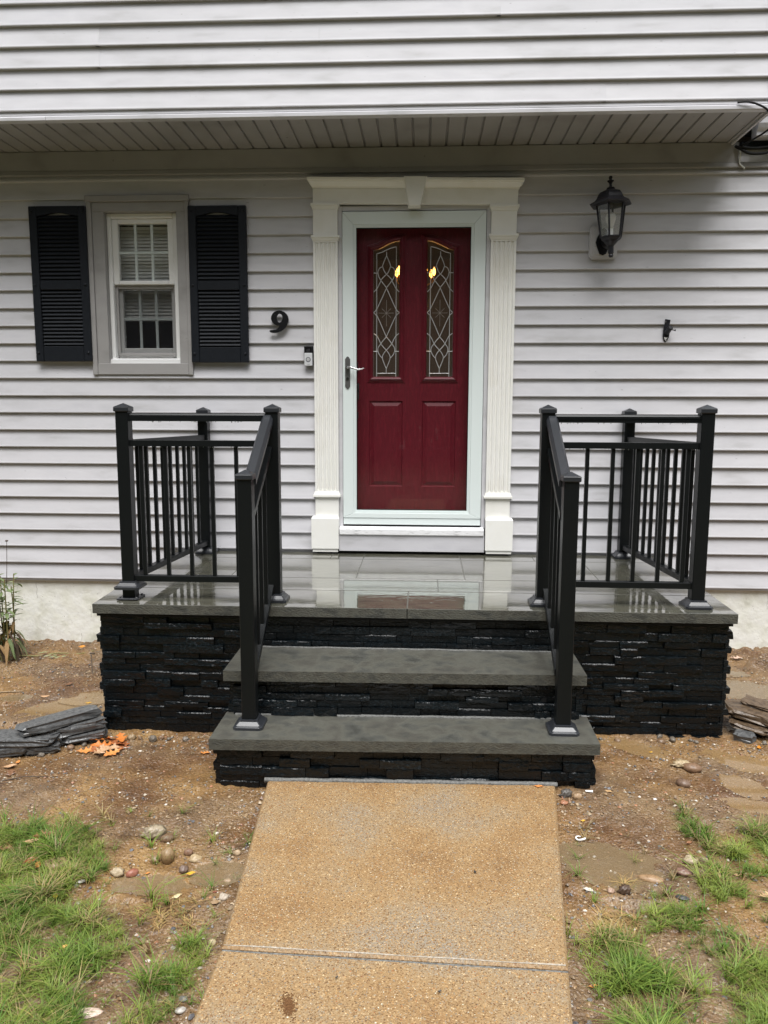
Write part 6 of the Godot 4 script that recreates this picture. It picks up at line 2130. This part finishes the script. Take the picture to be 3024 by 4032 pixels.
		single("twig", b, rock_mat(lin(0.30, 0.22, 0.13)) if q[0] < -2.5 else M.bark, q[4], "twig")

# ------------------------------------------------------------------ what the glass and the wet stone mirror, the lit hall, and an added wood
func build_surroundings() -> void:
	# hall lamp seen through the leaded panes
	var c := thing("chandelier", "small brass hall chandelier glowing behind the leaded door glass", "chandelier", Vector3(-0.085, 2.76, -1.55))
	var brass := mat(lin(0.45, 0.28, 0.10), 0.3, 0.5, 1.0)
	var glow := mat(lin(1.0, 0.62, 0.25), 0.4)
	glow.emission_enabled = true
	glow.emission = Color(1.0, 0.66, 0.28)
	glow.emission_energy_multiplier = 3.5
	var b := Mb.new()
	b.tube([Vector3(0, 0, 0), Vector3(0, 0.49, 0)], 0.006, 0.006, 6)
	b.lathe([Vector2(0.0, -0.06), Vector2(0.03, -0.04), Vector2(0.015, 0.0), Vector2(0.025, 0.03), Vector2(0.0, 0.06)], 12)
	part("stem", b, brass, c)
	for k in 8:
		var a := TAU * k / 8.0 + 0.2
		var d := Vector3(cos(a), 0, sin(a))
		b = Mb.new()
		b.tube(smooth_path([d * 0.01 + Vector3(0, -0.02, 0), d * 0.08 + Vector3(0, -0.05, 0), d * 0.15 + Vector3(0, -0.02, 0), d * 0.16 + Vector3(0, 0.02, 0)], 3), 0.005, 0.005, 6)
		part("arm", b, brass, c)
		b = Mb.new()
		b.lathe([Vector2(0.006, 0.03), Vector2(0.014, 0.05), Vector2(0.013, 0.07), Vector2(0.004, 0.095), Vector2(0.0, 0.10)], 10, Transform3D(Basis(), d * 0.16))
		part("bulb", b, glow, c)
	var ol := OmniLight3D.new()
	ol.name = "glow"
	ol.light_color = Color(1.0, 0.74, 0.42)
	ol.light_energy = 0.07
	ol.light_size = 0.15
	ol.omni_range = 12.0
	ol.omni_attenuation = 2.0
	ol.shadow_enabled = true
	c.add_child(ol)
	ol.position = Vector3(0, -0.14, 0)
	# bare autumn trees across the lawn behind the camera, mirrored in the door glass
	var spots := [[-7.5, 19.0, 9.5, "bare grey-trunked tree across the lawn with sparse rust leaves"], [-2.2, 23.0, 11.0, "tall bare tree across the lawn forking low"], [3.4, 20.0, 10.0, "slim bare tree across the lawn with yellowing twigs"], [9.0, 24.0, 12.0, "large spreading bare tree at the far side of the lawn"], [-13.0, 27.0, 12.0, "bare tree standing at the lawn's far corner"], [15.0, 22.0, 10.0, "bare tree standing at the street end of the lawn"]]
	var sd := 70
	for s in spots:
		sd += 1
		tree(s[3], Vector3(s[0], 0.0, s[1]), s[2], sd)
	# unseen wood, put in to block low sky light
	var r := RandomNumberGenerator.new()
	r.seed = 99
	b = Mb.new()
	b.colored = true
	for k in 90:
		var q := Vector3(r.randf_range(-1, 1), r.randf_range(-1, 1), r.randf_range(-1, 1))
		var u := Vector3(r.randf_range(-1, 1), r.randf_range(-1, 1), r.randf_range(-1, 1)).normalized() * 0.22
		var v := u.cross(Vector3(r.randf_range(-1, 1), r.randf_range(-1, 1), r.randf_range(-1, 1))).normalized() * 0.16
		b.quad(q - u, q - v, q + u, q + v)
	for k in 5:
		b.tube([Vector3(r.randf_range(-1, 1), -1.4, r.randf_range(-1, 1)), Vector3(r.randf_range(-1, 1), 1.3, r.randf_range(-1, 1))], 0.05, 0.015, 4, false)
	var xf := []
	var cs := []
	for k in 1000:
		var a := r.randf_range(-1.25, 1.25)
		var dist := r.randf_range(21.0, 32.0)
		var hmax := 10.5 + 2.5 * sin(a * 7.0) + 2.0 * sin(a * 17.0)
		var sc := r.randf_range(1.0, 1.9)
		xf.append(Transform3D(Basis(Vector3.UP, r.randf() * TAU) * Basis.from_scale(Vector3(sc, sc * 1.2, sc)), Vector3(sin(a) * dist, 0.8 + r.randf() * hmax, cos(a) * dist)))
		cs.append([Color(0.075, 0.055, 0.035), Color(0.055, 0.06, 0.03), Color(0.10, 0.065, 0.035)][r.randi() % 3])
	multi("added_woodland", b.mesh(), xf, cs, M.blade, "unseen brown autumn wood added to block low sky light", "added_woodland")

func tree(label: String, at: Vector3, h: float, sd: int) -> void:
	var r := RandomNumberGenerator.new()
	r.seed = sd
	var t := thing("bare_tree", label, "tree", at, "bare trees across the lawn")
	var b := Mb.new()
	var tips := []
	var grow := [[Vector3.ZERO, Vector3(r.randf_range(-0.08, 0.08), 1, r.randf_range(-0.08, 0.08)).normalized(), h * 0.30, h * 0.020, 0]]
	while not grow.is_empty():
		var g: Array = grow.pop_back()
		var p: Vector3 = g[0]; var d: Vector3 = g[1]; var l: float = g[2]; var w: float = g[3]; var lev: int = g[4]
		var m := p + d * l * 0.5 + Vector3(r.randf_range(-1, 1), 0, r.randf_range(-1, 1)) * l * 0.06
		var e := p + d * l
		b.tube([p, m, e], w, w * 0.68, 6 if lev < 2 else 4, false)
		if lev >= 5:
			tips.append(e)
			continue
		for k in (3 if lev < 4 else 2):
			var dd := (d + Vector3(r.randf_range(-1, 1), r.randf_range(-0.25, 0.7), r.randf_range(-1, 1)) * 0.62).normalized()
			grow.append([e, dd, l * r.randf_range(0.6, 0.85), w * 0.62, lev + 1])
	part("trunk", b, M.bark, t)
	b = Mb.new()
	for p in tips:
		for k in 3:
			var q: Vector3 = p + Vector3(r.randf_range(-0.3, 0.3), r.randf_range(-0.3, 0.3), r.randf_range(-0.3, 0.3))
			var u := Vector3(r.randf_range(-1, 1), r.randf_range(-1, 1), r.randf_range(-1, 1)).normalized() * 0.07
			var v := u.cross(Vector3(r.randf_range(-1, 1), r.randf_range(-1, 1), r.randf_range(-1, 1))).normalized() * 0.05
			b.quad(q - u, q - v, q + u, q + v)
	var lm := mat(lin(0.22, 0.13, 0.05), 0.7, 0.3)
	lm.cull_mode = BaseMaterial3D.CULL_DISABLED
	part("crown", b, lm, t)
